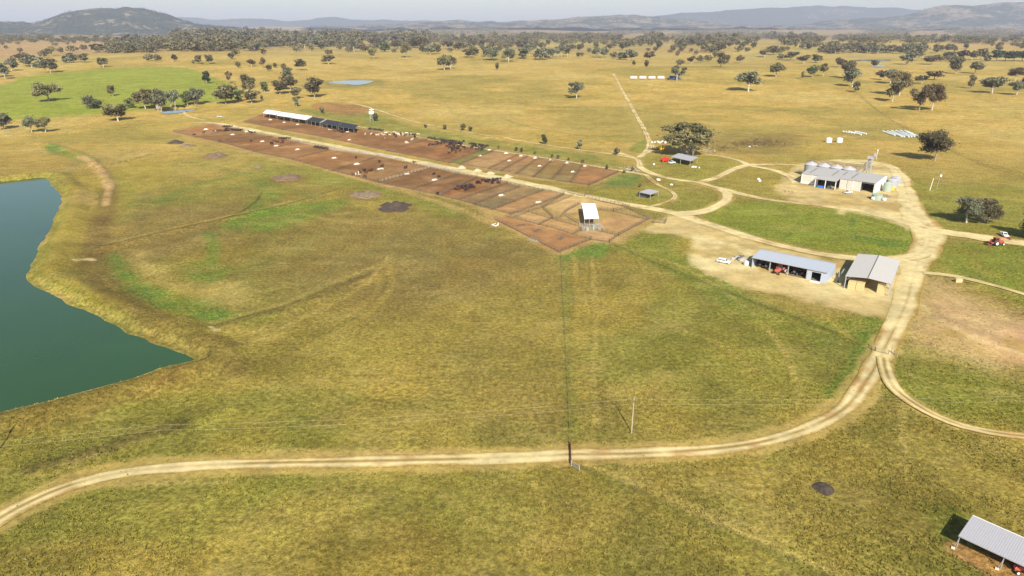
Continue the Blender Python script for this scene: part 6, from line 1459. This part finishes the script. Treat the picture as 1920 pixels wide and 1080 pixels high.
# weedy rubble right of the big tree, and weeds in the wet gullies
items = []
for (cx, cy, wx, wy, n_) in ((1440, 268, 55, 8, 340), (1400, 272, 40, 7, 160), (1350, 280, 30, 5, 90)):
    for i in range(n_):
        x_, y_ = cx + rr.gauss(0, .5) * wx, cy + rr.gauss(0, .5) * wy; q = G(x_, y_); h_ = rr.uniform(.5, 1.7); items.append((q[0], q[1], Z(*q), h_, h_ * rr.uniform(1.2, 2.6)))
o = link('rubble_scrub', clumps_mesh('rubble_scrub', items, 'brown', 16)); tag(o, 'weedy scrub over the rough ground right of the big tree', 'scrub', None, 'stuff')
items = []
for (cx, cy, wx, wy, n_) in ((235, 500, 30, 16, 60), (500, 345, 40, 14, 60), (430, 322, 40, 3, 40), (480, 385, 60, 10, 60), (380, 600, 60, 8, 30), (110, 830, 90, 12, 30), (1625, 440, 25, 8, 40), (120, 285, 40, 6, 40)):
    for i in range(n_):
        x_, y_ = cx + rr.gauss(0, .5) * wx, cy + rr.gauss(0, .5) * wy; q = G(x_, y_); h_ = rr.uniform(.25, .6); items.append((q[0], q[1], Z(*q), h_, h_ * rr.uniform(1.5, 3)))
for k in range(0, len(POND) - 1):
    if POND[k][0] < -140: continue
    for j in range(3):
        d = POND[k] - POND.mean(0); d /= np.linalg.norm(d); x_, y_ = POND[k] + d * rr.uniform(.2, 1.3) + np.array([rr.uniform(-1.5, 1.5), rr.uniform(-1, 1)]); h_ = rr.uniform(.25, .7); items.append((x_, y_, Z(x_, y_), h_, h_ * rr.uniform(1, 2)))
o = link('gully_weeds', clumps_mesh('gully_weeds', items, 'green', 14)); tag(o, 'dark weeds and rushes in the gullies and at the dam edge', 'weeds', None, 'stuff')

# ------------------------------------------------------------------ hills
def hill_mat(name, forest, c_open, c_wood, sc):
    m = bpy.data.materials.new(name); m.use_nodes = True; N, L = nodes(m); b = N['Principled BSDF']; b.inputs['Roughness'].default_value = .95; b.inputs['Specular IOR Level'].default_value = .05
    g = N.new('ShaderNodeNewGeometry'); n = N.new('ShaderNodeTexNoise'); n.inputs['Scale'].default_value = 1 / sc; n.inputs['Detail'].default_value = 7; n.inputs['Roughness'].default_value = .68; L.new(g.outputs['Position'], n.inputs[0])
    v = N.new('ShaderNodeTexNoise'); v.inputs['Scale'].default_value = 1 / 60; v.inputs['Detail'].default_value = 3; L.new(g.outputs['Position'], v.inputs[0])
    ad = N.new('ShaderNodeMath'); ad.operation = 'MULTIPLY_ADD'; ad.inputs[1].default_value = .55; L.new(v.outputs[0], ad.inputs[0]); L.new(n.outputs[0], ad.inputs[2])
    r = N.new('ShaderNodeMapRange'); r.inputs[1].default_value = .775 - (forest - .5) * .36; r.inputs[2].default_value = .835 - (forest - .5) * .36; L.new(ad.outputs[0], r.inputs[0])
    mx = N.new('ShaderNodeMix'); mx.data_type = 'RGBA'; mx.inputs[6].default_value = (*c_open, 1); mx.inputs[7].default_value = (*c_wood, 1); L.new(r.outputs[0], mx.inputs[0]); L.new(mx.outputs[2], b.inputs['Base Color'])
    bp = N.new('ShaderNodeBump'); bp.inputs['Strength'].default_value = .8; bp.inputs['Distance'].default_value = 8; L.new(v.outputs[0], bp.inputs['Height']); L.new(bp.outputs[0], b.inputs['Normal']); return m
WOOD = (.050, .062, .050); OPEN = (.20, .165, .115)
def hill(name, label, D, prof, mat, depth, base_drop=10, rough=1.0, seed=1):
    P = np.array(sorted(prof), float); px = np.arange(P[0, 0], P[-1, 0] + 1, 4.0); py = np.interp(px, P[:, 0], P[:, 1])
    py = np.convolve(np.pad(py, 2, 'edge'), [.1, .2, .4, .2, .1], 'valid')
    rows = np.linspace(-1.0, .7, 30); V = []
    for t_ in rows:
        y = D + t_ * depth
        sh = .5 + .5 * np.cos(np.clip(abs(t_) / (1.0 if t_ < 0 else .7), 0, 1) * math.pi); sh = sh ** 1.15
        ang = np.arctan((540 - py) / F_PX) - TH
        top = CAM_H + D * np.tan(ang); base = float(zbase(0, D)) - base_drop
        c = D * CT - (top - CAM_H) * ST; xw = (px - 960) / F_PX * c
        xs_ = xw * (y / D) ** .35
        ridge = 1 + rough * .5 * (fbm(xs_, np.full(len(xs_), y), depth * .42, seed, 5) - .5) * (1 - sh) * 2.2
        z = base + np.maximum(top - base, 2) * sh * ridge + (fbm(xs_, np.full(len(xs_), y), depth * .1, seed + 3, 4) - .5) * depth * .03 * rough * (abs(t_) > .05)
        V.append(np.stack([xs_, np.full(len(xs_), y), z], 1))
    V = np.concatenate(V); n = len(px); idx = np.arange(len(rows) * n).reshape(len(rows), n)
    Fq = np.stack([idx[:-1, :-1], idx[:-1, 1:], idx[1:, 1:], idx[1:, :-1]], -1).reshape(-1, 4)
    o = link(name, attr_mesh(name, V, Fq, mat, False)); o['kind'] = 'structure'; return o, V.reshape(len(rows), n, 3), px
H1, V1, X1 = hill('hill', 'wooded mound', 6800, [(-420,66),(-260,56),(-120,44),(-40,43),(0,41),(20,40),(50,44),(80,46),(100,40),(130,28),(150,21),(165,16.5),(188,15.5),(205,18),(225,17),(250,16.5),(270,19),(285,22),(300,23.5),(320,31),(335,38),(360,43),(400,49),(450,54),(520,62)], hill_mat('wooded_mound', .84, OPEN, WOOD, 260), 1700, seed=2)
hill('hill', '', 17500, [(60,50),(150,44),(320,33.5),(345,33),(380,34),(400,38),(440,36),(480,35),(510,36),(535,40),(570,39),(600,34.5),(622,31.5),(640,33),(665,38),(700,38),(720,36),(745,39),(800,39),(860,40),(960,42),(1060,48)], hill_mat('blue_wooded_ridge', 1.05, OPEN, WOOD, 600), 1900, seed=5)
H3, V3, X3 = hill('hill', '', 11500, [(620,54),(700,48),(760,45),(800,41.5),(830,39),(860,39.5),(900,41.5),(940,42.5),(960,40),(1000,39),(1040,37),(1080,33.5),(1110,31.5),(1160,28),(1190,30),(1240,34),(1300,40),(1360,46),(1420,52)], hill_mat('open_wooded_rise', .66, OPEN, WOOD, 380), 2600, seed=8)
hill('hill', '', 15500, [(1080,44),(1130,36),(1180,30),(1215,31),(1240,29.5),(1280,24),(1340,22.5),(1370,18.5),(1420,16.5),(1480,14.5),(1500,12),(1540,11),(1560,12.5),(1580,12),(1620,14.5),(1680,14),(1700,17),(1725,19.5),(1760,26),(1860,40)], hill_mat('blue_wooded_ridge_b', 1.0, OPEN, WOOD, 700), 2000, seed=11)
H5, V5, X5 = hill('hill', '', 11000, [(1440,50),(1520,46),(1545,40),(1600,36),(1660,33),(1700,29),(1722,21),(1750,13),(1790,9),(1830,11.5),(1850,8.5),(1880,6.5),(1920,3.5),(2000,1),(2150,6),(2400,30)], hill_mat('open_right_hill', .72, OPEN, WOOD, 420), 2600, seed=14)
# trees on the nearer hills
items = []; rs = np.random.RandomState(8)
for V_, n, thr, hm in ((V1, 7000, .36, (9, 16)), (V5, 4200, .47, (11, 18)), (V3, 2600, .49, (11, 18))):
    R_, C_, _ = V_.shape
    for i in range(n):
        r_, c_ = rs.uniform(0, R_ * .60), rs.uniform(0, C_ - 1); a, b = int(r_), int(c_); f, g = r_ - a, c_ - b
        p = V_[a, b] * (1 - f) * (1 - g) + V_[min(a + 1, R_ - 1), b] * f * (1 - g) + V_[a, b + 1] * (1 - f) * g + V_[min(a + 1, R_ - 1), b + 1] * f * g
        if p[2] < float(zbase(p[0], p[1])) - 2: continue
        if float(fbm(p[:1], p[1:2], 420, 5, 4)[0]) < thr: continue
        h_ = rs.uniform(*hm); items.append((p[0], p[1], p[2] - .5, h_, h_ * 2.0))
print('hill trees', len(items))
o = link('hill_woods', clumps_mesh('hill_woods', items, 'dark', 12)); tag(o, 'far wood covering the mound and the farther hills', 'woods', None, 'stuff')

# ------------------------------------------------------------------ tussocks in the near grass
def tussocks():
    rs = np.random.RandomState(17); n = 230000
    py = 1110 - (rs.rand(n) ** .8) * 690; px = rs.uniform(-40, 1960, n)
    X = (px - 960) / F_PX; Y = -(py - 540) / F_PX; dy = CT + Y * ST; dz = -ST + Y * CT; t_ = -CAM_H / dz; x, y = X * t_, dy * t_
    cols, g = paint(x, y); k = rs.rand(n) < np.clip(g * 1.15, 0, 1) ** 2.5
    k &= sdist(x, y, POND, 8) > 1.5
    k &= ~inside(x, y, PEN_N) 
    dn = fbm(x, y, 11, 33, 4); k &= rs.rand(n) < sst(.28, .60, dn) * .85
    for p_, rz_, u1, v1 in ((pm0, mrz, 26, 12), (hp, hrz, 14, 29), (la, lrz, 17, 9)):
        du, dv = x - p_[0], y - p_[1]; u = du * math.cos(rz_) + dv * math.sin(rz_); v = -du * math.sin(rz_) + dv * math.cos(rz_); k &= ~((u > -1.5) & (u < u1) & (v > -2) & (v < v1))
    x, y, cols = x[k], y[k], cols[k]; n = len(x); z = zg(x, y) - .03
    V, F_, T = [], [], []; hb = (.10 + .20 * rs.rand(n) ** 2); ca = []
    for j in range(3):
        a = rs.rand(n) * 6.28; w_ = hb * (.45 + .5 * rs.rand(n)); dx, dy_ = np.cos(a) * w_, np.sin(a) * w_; lx, ly = rs.normal(size=n) * hb * .5, rs.normal(size=n) * hb * .5
        V.append(np.stack([np.stack([x - dx, y - dy_, z], 1), np.stack([x + dx, y + dy_, z], 1), np.stack([x + lx, y + ly, z + hb * (1 + .3 * rs.normal(size=n))], 1)], 1).reshape(-1, 3)); F_.append(j * n * 3 + np.arange(n * 3).reshape(n, 3))
        tn = np.clip(.5 + .3 * rs.normal(size=(n, 1)), 0, 1); cc = cols * (.45 + .85 * tn); gr = (rs.rand(n, 1) < .45); cc = np.where(gr, cc * np.array([.80, .92, .66]), cc); ca.append(np.repeat(cc, 3, 0))
    V = np.concatenate(V); me = attr_mesh('grass_tussocks', V, np.concatenate(F_), M_TUS, True, np.clip(np.concatenate(ca), .004, .9), np.ones(len(V))); me.polygons.foreach_set('use_smooth', np.zeros(len(me.polygons), bool))
    o = link('grass_tussocks', me); tag(o, 'rough grass tussocks over the near paddocks', 'grass', None, 'stuff'); print('tussocks', n)
M_TUS = bpy.data.materials.new('tussock_grass'); M_TUS.use_nodes = True; N, L = nodes(M_TUS); b = N['Principled BSDF']; b.inputs['Roughness'].default_value = .9; b.inputs['Specular IOR Level'].default_value = .1
at = N.new('ShaderNodeAttribute'); at.attribute_name = 'Col'; L.new(at.outputs['Color'], b.inputs['Base Color'])
tussocks()

# ------------------------------------------------------------------ haze
m = bpy.data.materials.new('haze_air'); m.use_nodes = True; N, L = nodes(m); N.remove(N['Principled BSDF'])
pv = N.new('ShaderNodeVolumePrincipled'); pv.inputs['Color'].default_value = (.74, .80, 1.0, 1); pv.inputs['Density'].default_value = 5.2e-5; pv.inputs['Anisotropy'].default_value = 0.0
L.new(pv.outputs[0], N['Material Output'].inputs['Volume'])
mb = MB(); mb.box((0, 10500, 225), (62000, 26000, 650)); o = mb.build('haze', m); o['kind'] = 'stuff'; o['label'] = 'pale blue haze over the far plain'; o['category'] = 'haze'
